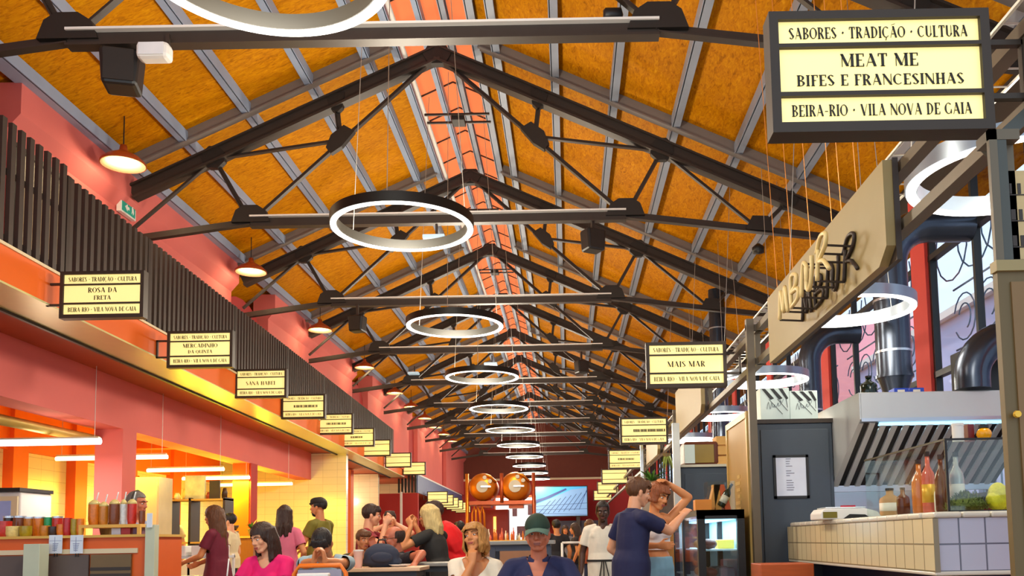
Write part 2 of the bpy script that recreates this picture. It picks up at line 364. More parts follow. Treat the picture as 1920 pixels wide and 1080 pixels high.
# ---------------------------------------------------------------- roof trusses
N1, N2, N3 = (1.36, 6.80), (2.61, 5.64), (4.46, 5.40)
G = [(1.43, 7.37), (3.13, 6.56), (4.87, 5.80)]
def truss():
    t = empty('roof_truss', (AX, TY[0], AZ))
    def P(s, n): return Vector((s * n[0], 0, n[1] - AZ))
    for s, lim in ((-1, 4.27), (1, 6.05)):
        a, b = P(s, (0, AZ)), P(s, (lim, AZ - SL * lim))
        mb = MB(); mb.bar(a, b, .05, .17); mb.bar(a, b, .17, .03, off=-.095); mb.bar(a, b, .15, .025, off=.09)
        mb.build('top_chord', M_DARK, t)
        def mem(nm, p, q, w, h):
            p, q = P(s, p), P(s, q)
            if abs(q.x) > lim:
                k = (lim - abs(p.x)) / (abs(q.x) - abs(p.x)); q = p + (q - p) * k
            mb = MB(); mb.bar(p + Vector((0, .02, 0)), q + Vector((0, .02, 0)), .012, h); mb.bar(p, q, w, .014, off=-h / 2); mb.build(nm, M_DARK, t)
        mem('diagonal', (0, AZ), N2, .075, .06)
        mem('strut', G[0], N1, .07, .06); mem('strut', N1, G[1], .06, .05); mem('strut', G[1], N2, .07, .05)
        mem('strut', G[1], N3, .06, .05)
        if lim > 5: mem('strut', G[2], N3, .06, .05)
        mem('outer_tie', N2, (6.08, 5.19), .09, .1)
        def plate(c, pts):
            c = P(s, c); MB().prism([(c.x + s * a, -.045, c.z + b) for a, b in pts], (0, .09, 0)).build('gusset_plate', M_GUS, t)
        oct_ = [(.17 * math.cos(PI / 8 + i * PI / 4), .17 * math.sin(PI / 8 + i * PI / 4)) for i in range(8)]
        plate(G[1], oct_)
        plate((G[0][0], G[0][1] - .02), [(-.13, .12), (.05, .1), (.12, .02), (.08, -.12), (-.03, -.17), (-.1, -.1)])
        plate(N1, [(-.2, .1), (-.05, .19), (.13, .05), (.2, -.13), (.13, -.22), (-.02, -.12)])
        plate((2.61, 5.72), [(-.28, -.1), (.26, -.1), (.2, .07), (.1, .14), (-.1, .14), (-.22, .06)])
        if lim > 5:
            plate(G[2], [(.14 * math.cos(i * PI / 3), .14 * math.sin(i * PI / 3)) for i in range(6)])
            plate((4.46, 5.45), [(-.2, -.06), (.2, -.1), (.12, .12), (-.1, .13)])
    MB().prism([(a, -.06, b) for a, b in ((-.2, -.02), (-.12, .12), (.12, .12), (.2, -.02), (.12, -.16), (-.12, -.16))], (0, .12, 0)).build('gusset_plate', M_GUS, t)
    mb = MB(); a, b = Vector((-2.61, 0, 5.62 - AZ)), Vector((2.61, 0, 5.62 - AZ))
    mb.bar(a, b, .04, .12); mb.bar(a, b, .12, .02, off=-.06); mb.build('tie_beam', M_DARK, t)
    mb = MB(); mb.bar(a + Vector((0, -.03, .08)), b + Vector((0, -.03, .08)), .07, .022); mb.build('cable_tray', M_WHITE, t)
    return t
t0 = truss()
tag(t0, 'first dark steel roof truss in the row, crossing above the big ring lamp', 'roof truss', 'steel roof trusses')
for i, y in enumerate(TY[1:10]):
    copy_tree(t0, (AX, y, AZ), '%s dark steel roof truss down the hall, its gussets under brown boards' % ORD[i + 1])

# ---------------------------------------------------------------- side with the gallery
def lx(x0, y): return x0 - .038 * y
def lbox(mb, xa, xb, ya, yb, za, zb):
    """box whose long sides follow the gallery line"""
    P = [(lx(xa, ya), ya, za), (lx(xb, ya), ya, za), (lx(xb, yb), yb, za), (lx(xa, yb), yb, za)]
    return mb.prism(P, (0, 0, zb - za))
GY = 33.5
M_LEDC = mat('glossy_cream_cladding', rgb(214, 208, 150), .3, .2, vary=.06)
struct(lbox(MB(), -4.99, -4.95, 3, GY, 3.66, 4.0).build('trim_50', M_ORANGE))
struct(lbox(MB(), -5.47, -4.95, 3, GY, 3.64, 3.66).build('trim_51', M_LEDC))
struct(lbox(MB(), -5.51, -5.47, 3, GY, 3.61, 3.68).build('trim_52', M_BLACK))
struct(lbox(MB(), -5.0, -4.93, 3, GY, 4.0, 4.03).build('trim_53', M_CREAM))
struct(lbox(MB(), -9.8, -4.99, 3, GY, 3.68, 3.98).build('ceiling_gallery', M_SOFF))
# pink upper wall: lit lower band, overhanging upper band, dark red recesses between
mb = MB(); mr = MB()
for ya, yb in ((3, 8.6), (9.4, 15.9), (17.9, 25.0), (27.0, 34.0), (36.0, 43.0), (44.5, 52)):
    mb.prism([(-6.14, ya, 3.9), (-6.14, ya, 5.82), (-6.0, ya, 5.98), (-6.0, ya, 6.34), (-6.45, ya, 6.34), (-6.45, ya, 3.9)], (0, yb - ya, 0))
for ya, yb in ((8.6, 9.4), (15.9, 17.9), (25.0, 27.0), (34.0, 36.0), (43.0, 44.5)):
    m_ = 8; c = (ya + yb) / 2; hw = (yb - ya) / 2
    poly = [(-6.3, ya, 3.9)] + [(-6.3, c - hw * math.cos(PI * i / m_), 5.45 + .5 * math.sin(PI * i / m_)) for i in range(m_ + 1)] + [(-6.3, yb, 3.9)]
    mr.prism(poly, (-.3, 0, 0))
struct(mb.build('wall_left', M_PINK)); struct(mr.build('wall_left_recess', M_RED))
struct(MB().box((-7.6, 3, 3.9), (-7.5, 52, 7)).build('wall_left_outer', M_RED))
# framed cream doorway on the gallery
d = struct(MB().box((-6.13, 9.45, 4.0), (-6.09, 10.6, 5.62)).build('door_1', M_CREAM))
mb = MB(); mb.box((-6.13, 9.4, 5.6), (-6.05, 10.66, 5.66)); mb.box((-6.13, 10.58, 4), (-6.05, 10.66, 5.62)); mb.box((-6.13, 9.4, 4), (-6.05, 9.46, 5.62)); mb.build('door_frame', M_BLACK, d)
# railing panels of upright slats
def railing(ya, yb, top, m, label, bot=4.03, x0=-4.97):
    r = empty('slat_railing', (lx(x0, ya), ya, bot), label, 'railing', 'gallery railing panels')
    sl, fr = MB(), MB(); n_ = int((yb - ya) / .148)
    def X(y): return lx(x0, y) - lx(x0, ya)
    for i in range(n_):
        y = (i + .5) * (yb - ya) / n_; x = X(ya + y)
        sl.box((x - .03, y - .034, -.02), (x + .012, y + .034, top - bot))
    for z in (.1, (top - bot) * .62): fr.bar((X(ya) - .07, .01, z), (X(yb) - .07, yb - ya - .01, z), .03, .05)
    fr.bar((X(ya), .012, -.0), (X(ya), .012, top - bot), .06, .03); 
    sl.build('slats', m, r); fr.build('frame', M_DARK, r)
    return r
seq = [(3.0, 6.1), (6.1, 9.17), (9.17, 11.15), (11.15, 14.45), (14.45, 17.6), (17.6, 20.7), (20.7, 23.8), (23.8, 26.9), (26.9, 30.0), (30.0, 33.2)]
for i, (a, b) in enumerate(seq):
    railing(a, b, 5.24 if i < 2 else 5.15, M_SLAT, '%s charcoal slat panel of the gallery railing above the stall signs' % ORD[i])
# far lower railing, blue light put into its slat colour, and the red end wall
M_BLUE = mat('blue_lit_slats', rgb(92, 104, 148), .5, vary=.1)
r = empty('slat_railing', (-5.9, 34.6, 3.1), 'blue lit railing low over the stalls at the far end of the gallery', 'railing')
mb = MB()
for i in range(60): mb.box((-.06 - i * .004, i * .275, 0), (-i * .004, i * .275 + .24, .7))
mb.build('slats', M_BLUE, r); MB().bar((-.03, 0, .73), (-.27, 16.4, .73), .08, .06).build('handrail', M_WHITE, r)
struct(MB().box((-7.4, 34.5, 0), (-5.88, 34.7, 3.08)).build('wall_end', M_RED))
r = empty('slat_railing', (-6.6, 34.45, 3.1), 'short dark slat railing above the red end wall', 'railing')
mb = MB(); 
for i in range(6): mb.box((-.05 + i * .13, 0, 0), (.02 + i * .13, .05, .7))
mb.build('slats', M_BLACK, r); MB().box((-.05, 0, .68), (.72, .05, .74)).build('handrail', M_DARK, r)
# ground floor under the gallery: pillars, pink beam, back wall, cross walls
M_TILEW = tile_mat('cream_wall_tiles', rgb(232, 222, 200), rgb(190, 180, 160), .4, .2, 'yz', .3, .02)
M_TILEX = tile_mat('cream_cross_tiles', rgb(236, 222, 190), rgb(200, 186, 150), .4, .2, 'xz', .2, .02)
mb = MB(); lbox(mb, -6.62, -6.2, 3, 24.4, 2.94, 3.68); struct(mb.build('beam_1', M_PINK))
for i, (y, m, b) in enumerate(((7.6, M_PINK, .42), (13.2, M_PINK, .42), (19.1, M_ORANGE, .36), (29.7, M_ORANGE, .4), (34.2, M_ORANGE, .4), (39.5, M_ORANGE, .4))):
    x = lx(-6.2, y); mb = MB().box((x - b, y, 0), (x, y + b, 2.94 if y < 24 else 3.66)); 
    struct(mb.build('pillar_%d' % (i + 1), m))
x = lx(-6.18, 19.1); struct(MB().box((x - .005, 19.1, 0), (x + .02, 19.5, 2.94)).build('trim_54', M_RED))
struct(MB().box((-10.0, 3, 0), (-9.6, Y1, 3.7)).build('wall_back_stalls', M_TILEW))
for i, y in enumerate((9.6, 11.4, 13.6, 14.9, 16.8, 18.8, 21)):
    struct(MB().box((-9.62, y, 0), (-9.42, y + .42, 3.66)).build('pillar_%d' % (i + 10), M_ORANGE))
struct(MB().box((-9.62, 3, 2.86), (-9.5, 24, 3.66)).build('beam_2', M_ORANGE))
struct(MB().box((-9.6, 24.4, 0), (-6.15, 24.6, 3.66)).build('wall_cross', M_TILEX))
struct(MB().box((-9.6, 32.0, 0), (-6.9, 32.2, 3.66)).build('wall_cross_far', M_TILEX))
struct(MB().box((-9.6, 37.5, 0), (-7.1, 37.7, 3.66)).build('wall_cross_farther', M_TILEX))
p = at(752, 1000, 33.8); tag(MB().box((p.x - .04, p.y, 0), (p.x + .04, p.y + .08, 3.1)).build('corner_post', M_WHITE), 'slim white corner post before the red end wall', 'post')

# ---------------------------------------------------------------- back wall
struct(MB().box((-10, Y1, 0), (5.4, Y1 + .3, 4.8)).build('wall_back', M_RED))
M_GAB = mat('dark_rust_gable', rgb(110, 48, 30), .7)
struct(MB().prism([(-8, Y1 + .05, 4.8), (5.4, Y1 + .05, 4.8), (5.4, Y1 + .05, 5.3), (AX, Y1 + .05, 8.7), (-8, Y1 + .05, 5.6)], (0, .2, 0)).build('wall_back_gable', M_GAB))
struct(MB().box((-7.9, Y1 - .06, 4.7), (5, Y1, 4.82)).build('trim_55', M_CREAM))

# ---------------------------------------------------------------- window side
RX = 4.33
mb = MB(); WP = [2.3 + 3.97 * k for k in range(13)]
mb.box((RX, Y0 + 4, 0), (RX + .3, Y1, 1.5)); 
for y in WP: mb.box((RX - .03, y, 0), (RX + .09, y + .42, 5.25))
struct(mb.build('wall_right', mat('red_window_piers', rgb(214, 66, 56), .7, vary=.05)))
struct(MB().box((RX, Y0 + 4, 5.12), (RX + .3, Y1, 5.5)).build('beam_3', M_DARK))
M_PANE = glass_mat('window_glass', (.93, .96, 1.0), .05)
M_IRON = mat('wrought_iron', rgb(96, 122, 150), .5, .1)
def arc(c, r, a0, a1, m=12): return [(0, c[0] + r * math.cos(math.radians(a0 + (a1 - a0) * i / m)), c[1] + r * math.sin(math.radians(a0 + (a1 - a0) * i / m))) for i in range(m + 1)]
def window(k, ya, yb):
    o = empty('window_%d' % k, (RX + .05, ya, 1.5)); struct(o); L_ = yb - ya
    fr = MB(); t = .05
    for y in (t / 2, L_ - t / 2, L_ * .36, L_ * .68): fr.box((-.04, y - t / 2, 0), (.04, y + t / 2, 3.62))
    for z in (.03, 1.5, 2.9, 3.6): fr.box((-.045, 0, z - .035), (.045, L_, z + .035))
    fr.build('frame', M_BLACK, o)
    MB().box((-.005, .02, .02), (.005, L_ - .02, 3.6)).build('pane', M_PANE, o)
    gr = MB()
    for i in range(17): gr.tube([(.22, .1 + i * (L_ - .2) / 16, .02), (.22, .1 + i * (L_ - .2) / 16, 1.75)], .011, 6)
    for z in (.45, 1.1, 1.78, 2.5): gr.tube([(.22, .05, z), (.22, L_ - .05, z)], .012, 6)
    for j in range(6):
        c = .32 + j * (L_ - .5) / 5.2
        for cz, rr in ((2.13, .27), (2.13, .15)): gr.tube([(.22, y, z) for _, y, z in arc((c, cz), rr, 20, 330 if rr > .2 else 250, 14)], .009, 5)
        gr.tube([(.22, y, z) for _, y, z in arc((c + .25, 3.05), .42, 150, 390, 10)], .010, 5)
    gr.build('scroll_grille', M_IRON, o)
for k in range(12): window(k + 2, WP[k] + .42, WP[k + 1])
struct(MB().box((RX - .22, Y0 + 4, 1.44), (RX + .05, Y1, 1.5)).build('trim_56', M_DARK))
# what stands beyond the panes: pale house fronts across the street
M_FAC = mat('pale_lilac_plaster', rgb(196, 200, 238), .8, vary=.1, scale=.6)
M_FAC2 = mat('rose_plaster', rgb(250, 170, 178), .8, vary=.08, scale=.6)
for i, (ya, yb, h, m, c) in enumerate(((6, 13, 6.2, M_FAC, 'pale lilac'), (13, 19, 8.4, M_FAC2, 'rose coloured'), (19, 31, 7.0, M_FAC, 'long lilac'), (31, 44, 9, M_FAC2, 'tall rose'))):
    b = empty('street_house', (10.4, ya, -.1), '%s house front seen through the windows with iron grilles' % c, 'house', 'houses across the street')
    MB().box((0, 0, 0), (3, yb - ya, h)).build('facade', m, b); MB().box((-.2, 0, h), (3, yb - ya, h + .2)).build('cornice', M_WHITE, b)
    for j in range(int((yb - ya) / 1.8)):
        f = MB().box((-.03, .5 + j * 1.8, 1.6), (0, 1.4 + j * 1.8, 3.2)).build('window_shutter', M_BLUE, b)
struct(MB().box((4.7, 0, -.2), (14, Y1, -.1)).build('ground_outside', M_FLOOR))

# ================================================================ lamps and signs
M_GLOW = mat('ring_glow', (1, 1, 1), .4, emit=(1.0, .96, .86), es=3.2, vary=0)
M_RINGB = mat('dark_ring_body', rgb(22, 18, 12), .45, .3)
M_WIRE = mat('steel_wire', rgb(190, 186, 176), .4, .6)
M_LIT = mat('lit_cream_acrylic', rgb(255, 236, 170), .4, emit=rgb(255, 230, 134), es=.64, vary=.04, scale=3)
M_INK = mat('black_lettering', rgb(30, 22, 12), .5)
M_SIGNF = mat('sign_frame_steel', rgb(60, 48, 38), .5, .2)

def ring_lamp(loc, r, label, group, top, watts, grey=False, name='ring_lamp'):
    o = empty(name, loc, label, 'ring lamp', group)
    MB().ring((0, 0, 0), r - .075, r, .0, .1, 72).build('ring_body', M_RINGB if not grey else mat('silver_ring_body', rgb(150, 160, 172), .3, .6), o, smooth=True, auto=40)
    MB().ring((0, 0, 0), r - .066, r - .008, -.012, .0, 72).build('diffuser', M_GLOW, o)
    for k in range(3):
        a = k * 2 * PI / 3 + .5; MB().tube([((r - .03) * math.cos(a), (r - .03) * math.sin(a), .1), ((r - .25) * math.cos(a), (r - .25) * math.sin(a), top - loc[2])], .004, 5).build('hanging_wire', M_WIRE, o)
    if watts: lamp('POINT', (0, 0, -.04), watts, (1.0, .92, .74), .3, parent=o)
    return o
for k in range(11):
    y = 4.65 + 4.22 * k
    ring_lamp((-1.66, y, 4.4), .735, '%s glowing ring lamp hung under the ridge, counted down the hall' % ORD[k], 'ring lamps under the ridge', 8.15, RING_W)
for k, y in enumerate((5.2, 8.35, 12.1, 15.6, 19.4)):
    ring_lamp((2.75, y, 3.3), .62, '%s silver ring lamp above the window-side stalls' % ORD[k], 'ring lamps over the stalls', 6.44, 60, True)

M_COPSH = mat('copper_red_enamel', rgb(196, 92, 44), .35, .3)
M_BULB = mat('warm_bulb', (1, 1, 1), emit=(1.0, .9, .6), es=4, vary=0)
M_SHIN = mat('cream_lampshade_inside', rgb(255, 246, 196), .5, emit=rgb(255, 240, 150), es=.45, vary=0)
for k, D in enumerate((10.86, 15.4, 19.8, 24.2, 28.5, 31.5, 34.5, 37.3, 39.8, 42.6)):
    o = empty('pendant_lamp', (-5.6, D, 6.02), '%s copper dome pendant lamp along the pink upper wall' % ORD[k], 'pendant lamp', 'copper pendant lamps')
    MB().lathe([(.275, 0), (.27, .03), (.2, .1), (.09, .16), (.05, .19), (.04, .26), (.0, .26)], n=28, caps=False).build('lamp_shade', M_COPSH, o, smooth=True)
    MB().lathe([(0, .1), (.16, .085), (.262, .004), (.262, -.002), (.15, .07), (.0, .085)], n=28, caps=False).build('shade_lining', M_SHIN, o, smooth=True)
    MB().ell((0, 0, .05), .045).build('bulb', M_BULB, o, smooth=True)
    MB().tube([(0, 0, .26), (0, 0, .66)], .008, 6).build('cord', M_BLACK, o)
    lamp('POINT', (0, 0, -.05), PEND_W, (1.0, .84, .5), .15, parent=o)

SIGN_ROWS = ((.358, .457), (.162, .343), (.04, .145))
def stall_sign(loc, texts, label, side, group, plain=False, name='hanging_sign'):
    """lightbox sign facing -y; loc = lower corner at smaller x"""
    W, Hh, Dp = .86, .49, .1
    o = empty(name, loc, label, 'sign', group)
    fr = MB()
    for a, b in ((0, .036), (W - .036, W)): fr.box((a, 0, 0), (b, Dp, Hh))
    for a, b in ((0, .04), (.145, .162), (.343, .358), (.457, Hh)): fr.box((.036, 0, a), (W - .036, Dp, b))
    fr.build('frame', M_SIGNF, o)
    for (a, b), tx in zip(SIGN_ROWS, texts):
        MB().box((.036, .02, a), (W - .036, Dp - .02, b)).build('lit_panel', M_LIT, o)
        lts = []; lines = tx if isinstance(tx, list) else [tx]
        for i, t in enumerate(lines):
            hh = .052 if len(lines) == 2 and i == 0 else (.044 if len(lines) == 2 else (.046 if b - a < .12 else .062))
            zc = (a + b) / 2 + ((.042, -.038)[i] if len(lines) == 2 else 0)
            if '|' in t:                        # lettering too blurred to read: upright strokes on a hairline
                hb, pts, x = hh * .8, [], W * .28
                for j, ch in enumerate(t + t):
                    pts += [(x, zc - hb / 2 + .004), (x, zc + hb / 2), (x + (.012 if ch == 'I' else .02), zc + hb / 2), (x + (.012 if ch == 'I' else .02), zc - hb / 2 + .004)]; x += .026
                lts.append(MB()); lts[-1].prism([(a_, .019, b_) for a_, b_ in [(pts[0][0], zc - hb / 2)] + pts + [(pts[-1][0], zc - hb / 2)]], (0, -.003, 0)); continue
            lts.append(MB()); lettering(lts, t, W / 2, zc, hh, .019, maxw=.70)
        for lt in lts:
            if lt.v: lt.build('lettering', M_INK, o)
    br = MB(); x0, x1 = (-.16, 0) if side < 0 else (W, W + .16)
    for z in (.14, .36): br.box((x0, .04, z), (x1, .07, z + .022))
    br.box(((x0 if side < 0 else x1 - .02), .04, .14), ((x0 + .02 if side < 0 else x1), .07, .38)); br.build('bracket', M_SIGNF, o)
    return o
TOPT, BOTT = 'SABORES . TRADIÇÃO . CULTURA', 'BEIRA-RIO . VILA NOVA DE GAIA'
LS = [(110, 597, 161, ['ROSA DA', 'FRETA'], 'lit cream sign lettered ROSA DA FRETA on the gallery edge'),
      (312, 690, 125, ['MERCADINHO', 'DA QUINTA'], 'lit cream sign with two middle lines after the ROSA DA sign'),
      (440, 747, 98, 'SANA HABEL', 'lit cream sign with one middle line, third along the gallery edge'),
      (527, 786, 83, '|I||I|II|', 'lit cream sign, fourth along the gallery edge'),
      (592, 815, 70, 'I||II|I|I', 'lit cream sign, fifth along the gallery edge'),
      (640, 838, 62, '|I|I||', 'lit cream sign, sixth along the gallery edge'),
      (677, 856, 55.5, '', 'lit cream sign, seventh along the gallery edge'),
      (722, 877, 49, '', 'lit cream sign, eighth along the gallery edge'),
      (755, 891, 43, '', 'lit cream sign, ninth and last along the gallery edge')]
for px, py, wd, tx, lab in LS:
    D = F * .86 / wd; p = at(px, py, D)
    stall_sign(p, (TOPT if wd > 60 else '', tx, BOTT if wd > 60 else ''), lab, -1, 'lit stall signs')
for k in range(6):
    y = 36.5 + k * 2.6; stall_sign((lx(-4.45, y), y, 2.76), ('', '', ''), '%s low cream sign under the blue lit railing' % ORD[k], -1, 'low stall signs at the far end')
RS = [(1450, 248, 433, ['MEAT ME', 'BIFES E FRANCESINHAS'], 'large lit cream sign lettered MEAT ME over the tiled counter stall'),
      (1213, 727, 153, 'MAIS MAR', 'lit cream sign lettered MAIS MAR beside the second stall frame'),
      (1163, 834, 91, 'CARNI|UARIS', 'lit cream sign over the dark TV stall, next beyond MAIS MAR'),
      (1141, 880, 65, '|I||I|II', 'lit cream sign over the palm, fourth along the window stalls'),
      (1128, 908, 50, '', 'lit cream sign, fifth along the window stalls'),
      (1120, 926, 40.5, '', 'lit cream sign, sixth along the window stalls'),
      (1113, 939, 34.5, '', 'lit cream sign, seventh along the window stalls')]
for px, py, wd, tx, lab in RS:
    D = F * .86 / wd; p = at(px, py, D)
    stall_sign(p, (TOPT if wd > 60 else '', tx, BOTT if wd > 60 else ''), lab, 1, 'lit signs of the window stalls')

# green exit sign on the pink wall
p = onx(218, 396, -5.98); e = empty('exit_sign', (-6.12, 11.72, 5.76), 'small green and white exit sign on the pink upper wall', 'exit sign')
M_GREEN = mat('exit_green', rgb(16, 128, 108), .4, emit=rgb(16, 140, 116), es=.4)
MB().box((0, 0, 0), (.06, .42, .21)).build('housing', M_WHITE, e)
MB().box((.06, .03, .025), (.065, .39, .185)).build('green_panel', M_GREEN, e)
mb = MB(); mb.prism([(.066, .10, .10), (.066, .17, .15), (.066, .17, .12), (.066, .22, .12), (.066, .22, .08), (.066, .17, .08), (.066, .17, .05)], (.003, 0, 0)); mb.build('arrow', M_WHITE, e)
mb = MB(); mb.ell((.068, .31, .16), (.003, .014, .014)); mb.prism([(.066, .29, .145), (.066, .33, .145), (.066, .35, .09), (.066, .33, .05), (.066, .31, .09), (.066, .28, .05), (.066, .295, .1)], (.003, 0, 0)); mb.build('running_figure', M_WHITE, e)

# loudspeakers, spotlights and small fittings on the trusses
def speaker(px, py, D, wd, label, rz=0, roll=0):
    p = at(px, py, D); o = empty('loudspeaker', p, label, 'loudspeaker', None, rz)
    m = MB(); h = wd * 1.0
    m.prism([(-wd / 2, 0, h / 2), (wd / 2, 0, h / 2), (wd * .42, 0, -h / 2), (-wd * .42, 0, -h / 2)], (0, wd * .8, 0))
    b = m.build('cabinet', M_BLACK, o, bevel=wd * .1); g = MB().box((-wd * .36, -.012, -h * .42), (wd * .36, -.001, h * .42)).build('grille', M_GUS, o)
    MB().bar((0, wd * .4, h / 2), (0, wd * .4, h / 2 + .22), .04, .04).build('bracket', M_DARK, o)
    return o
speaker(222, 120, 7.35, .34, 'black loudspeaker hanging below the first truss by the pale fitting', .25)
speaker(665, 605, 15.9, .3, 'small black loudspeaker below a truss past the second ring lamp', -.2)
speaker(1120, 447, 11.8, .3, 'black loudspeaker with pale side hanging from the second truss', .5)
speaker(1095, 687, 20.2, .3, 'small black loudspeaker hanging from a truss above the MAIS MAR sign', .5)
p = at(290, 96, 7.3); o = empty('emergency_light', p, 'white oblong emergency light on the first truss', 'emergency light')
mb = MB().box((-.15, -.05, -.075), (.13, .1, .075)); mb.build('housing', M_WHITE, o, bevel=.04); MB().box((-.12, -.056, -.055), (.1, -.05, .055)).build('diffuser', mat('frosted_cover', rgb(230, 232, 236), .3), o, bevel=.01); MB().bar((.1, .03, .05), (.1, .03, .17), .03, .03).build('bracket', M_DARK, o)
for px, py, D, lab in ((816, 447, 11.7, 'flat pale floodlight inside the second ring lamp'), (921, 683, 20.1, 'flat pale floodlight under a truss past the third ring lamp'), (776, 700, 24.3, 'flat pale floodlight under a far truss by the pink wall')):
    p = at(px, py, D); o = empty('floodlight', p, lab, 'floodlight'); MB().box((-.16, -.1, -.03), (.14, .12, .03)).build('housing', mat('pale_blue_housing', rgb(190, 214, 230), .3, emit=rgb(180, 220, 240), es=.4), o, bevel=.01); MB().bar((.02, 0, .03), (.02, 0, .2), .04, .03).build('bracket', M_DARK, o)
for px, py, D, lab in ((860, 228, 12.9, 'flat dark lamp on crossbars in the ridge strip'), (893, 402, 17.8, 'flat pale lamp on crossbars further along the ridge strip'), (928, 512, 22.2, 'third flat lamp on crossbars along the ridge strip')):
    p = at(px, py, D); o = empty('ridge_lamp', p, lab, 'ridge lamp'); MB().box((-.1, -.12, -.03), (.1, .12, .04)).build('housing', M_GUS, o, bevel=.01)
    mb = MB()
    for s in (-.13, .13): mb.bar((-.5, s, .05), (.48, s, .05), .03, .03)
    mb.build('crossbar', M_DARK, o)
p = at(1150, 28, 7.5); o = empty('spotlight', p, 'black twin spotlight clamped on top of the first truss', 'spotlight')
MB().lathe([(.04, 0), (.06, .02), (.06, .16), (.0, .18)], (-.09, 0, 0), 14, 'x').build('spot_can', M_BLACK, o, smooth=True); MB().lathe([(.04, 0), (.06, .02), (.06, .16), (.0, .18)], (.0, .05, .05), 14, 'y').build('spot_can', M_BLACK, o, smooth=True); MB().bar((0, 0, .0), (0, 0, -.12), .04, .04).build('clamp', M_DARK, o)
p = at(1422, 476, 13.4); tag(MB().lathe([(.0, 0), (.09, .02), (.1, .1), (.03, .16), (.0, .16)], p, 14).build('ceiling_sensor', M_BLACK, smooth=True), 'small black round sensor under a purlin', 'sensor')

# ================================================================ window-side stalls
def frame_of(name, y0, y1, label, x=1.85, posts=True):
    o = empty(name, (x, y0, 0), label, 'gantry', 'steel gantries of the window stalls'); L_ = y1 - y0
    for z in (2.80, 3.12): MB().bar((0, 0, z), (0, L_, z), .07, .06).build('beam', M_STALL, o)
    MB().box((-.135, L_ - .07, 0), (-.065, L_, 3.2)).build('post', M_STALL, o)
    for z in (2.80, 3.12): MB().box((-.135, L_ - .05, z - .03), (.03, L_ - .01, z + .03)).build('stub', M_STALL, o)
    for yy in (.1, L_ * .5): MB().bar((0, yy, 2.80), (0, yy, 3.12), .05, .05).build('stud', M_STALL, o)
    return o
M_STALL = mat('taupe_stall_steel', rgb(104, 92, 74), .45, .25, vary=.08)
f0 = frame_of('steel_gantry', 3.2, 8.24, 'taupe steel frame with post beside the grey cupboard, carrying the script sign')
mb = MB(); mb.box((-.265, -.05, 2.12), (-.235, -.03, 2.64)); mb.box((-.2, .0, 0), (-.15, .05, 2.64)); mb.box((-.265, -.05, 2.6), (-.15, .05, 2.64)); mb.build('post', M_STALL, f0)
mb = MB(); mb.box((-.235, -.048, 2.12), (-.2, .0, 2.64)); mb.bar((-.2, .1, 2.62), (0, .1, 2.8), .05, .05); mb.build('post', mat('dark_post_side', rgb(70, 72, 66), .5), f0)
frame_of('steel_gantry', 8.24, 14.1, 'taupe steel frame over the black fridge stall, behind the MAIS MAR sign')
frame_of('steel_gantry', 14.1, 20.2, 'taupe steel frame over the plant shelf stall')
frame_of('steel_gantry', 20.2, 46.0, 'long taupe steel frame over the far window stalls')
# cable trays over the stalls
for k, (x, z, lab) in enumerate(((2.15, 3.5, 'lower wire cable tray above the script sign'), (2.5, 3.72, 'upper wire cable tray above the stalls by the windows'))):
    mb = MB()
    for s in (-.1, .1): mb.tube([(x + s, 3, z), (x + s, 22, z)], .012, 6)
    for i in range(95): mb.tube([(x - .1, 3.1 + .2 * i, z), (x + .1, 3.1 + .2 * i, z)], .006, 5)
    tag(mb.build('cable_tray', M_WIRE), lab, 'cable tray', 'wire cable trays')
# script sign
M_KHAKI = mat('khaki_sign_board', rgb(156, 136, 88), .5, vary=.04)
M_TUBEL = mat('cream_tube_letter', rgb(232, 206, 140), .4)
o = empty('script_sign', (1.72, 4.57, 2.6), 'khaki board with cream tube lettering standing off it, hung on wires', 'sign')
MB().prism([(0, .12, 0), (0, 2.74, 0), (0, 2.74, .55), (0, 0, .55), (0, 0, .08)], (.05, 0, 0)).build('board', M_KHAKI, o)
MB().prism([(.05, -.01, 0), (.05, 2.75, 0), (.05, 2.75, .56), (.05, -.01, .56)], (.03, 0, 0)).build('board_back', M_DARK, o)
LT = {'M': [[(0, 0), (.12, .95), (.24, .15), (.36, .95), (.46, .0)]], 'B': [[(.06, 0), (.1, 1), (.36, .92), (.34, .62), (.1, .5), (.42, .42), (.4, .1), (.05, .02)]],
      'A': [[(0, 0), (.14, .98), (.3, .75), (.26, .3)], [(.26, .8), (.28, .1), (.42, .05), (.52, .5), (.54, .95)]], 'N': [[(.0, 0), (.06, .9), (.3, .15), (.36, .95)]],
      'R': [[(.0, 0), (.1, .9)], [(.02, .85), (.2, 1.2), (.42, 1.12), (.38, .8), (.12, .55), (.3, .4), (.5, .0)]]}
def smooth_path(P, k=5):
    out = []
    for i in range(len(P) - 1):
        p0, p1, p2, p3 = P[max(i - 1, 0)], P[i], P[i + 1], P[min(i + 2, len(P) - 1)]
        for j in range(k):
            t = j / k; out.append(tuple(.5 * ((2 * p1[d]) + (-p0[d] + p2[d]) * t + (2 * p0[d] - 5 * p1[d] + 4 * p2[d] - p3[d]) * t * t + (-p0[d] + 3 * p1[d] - 3 * p2[d] + p3[d]) * t ** 3) for d in range(2)))
    return out + [P[-1]]
yc = 1.66
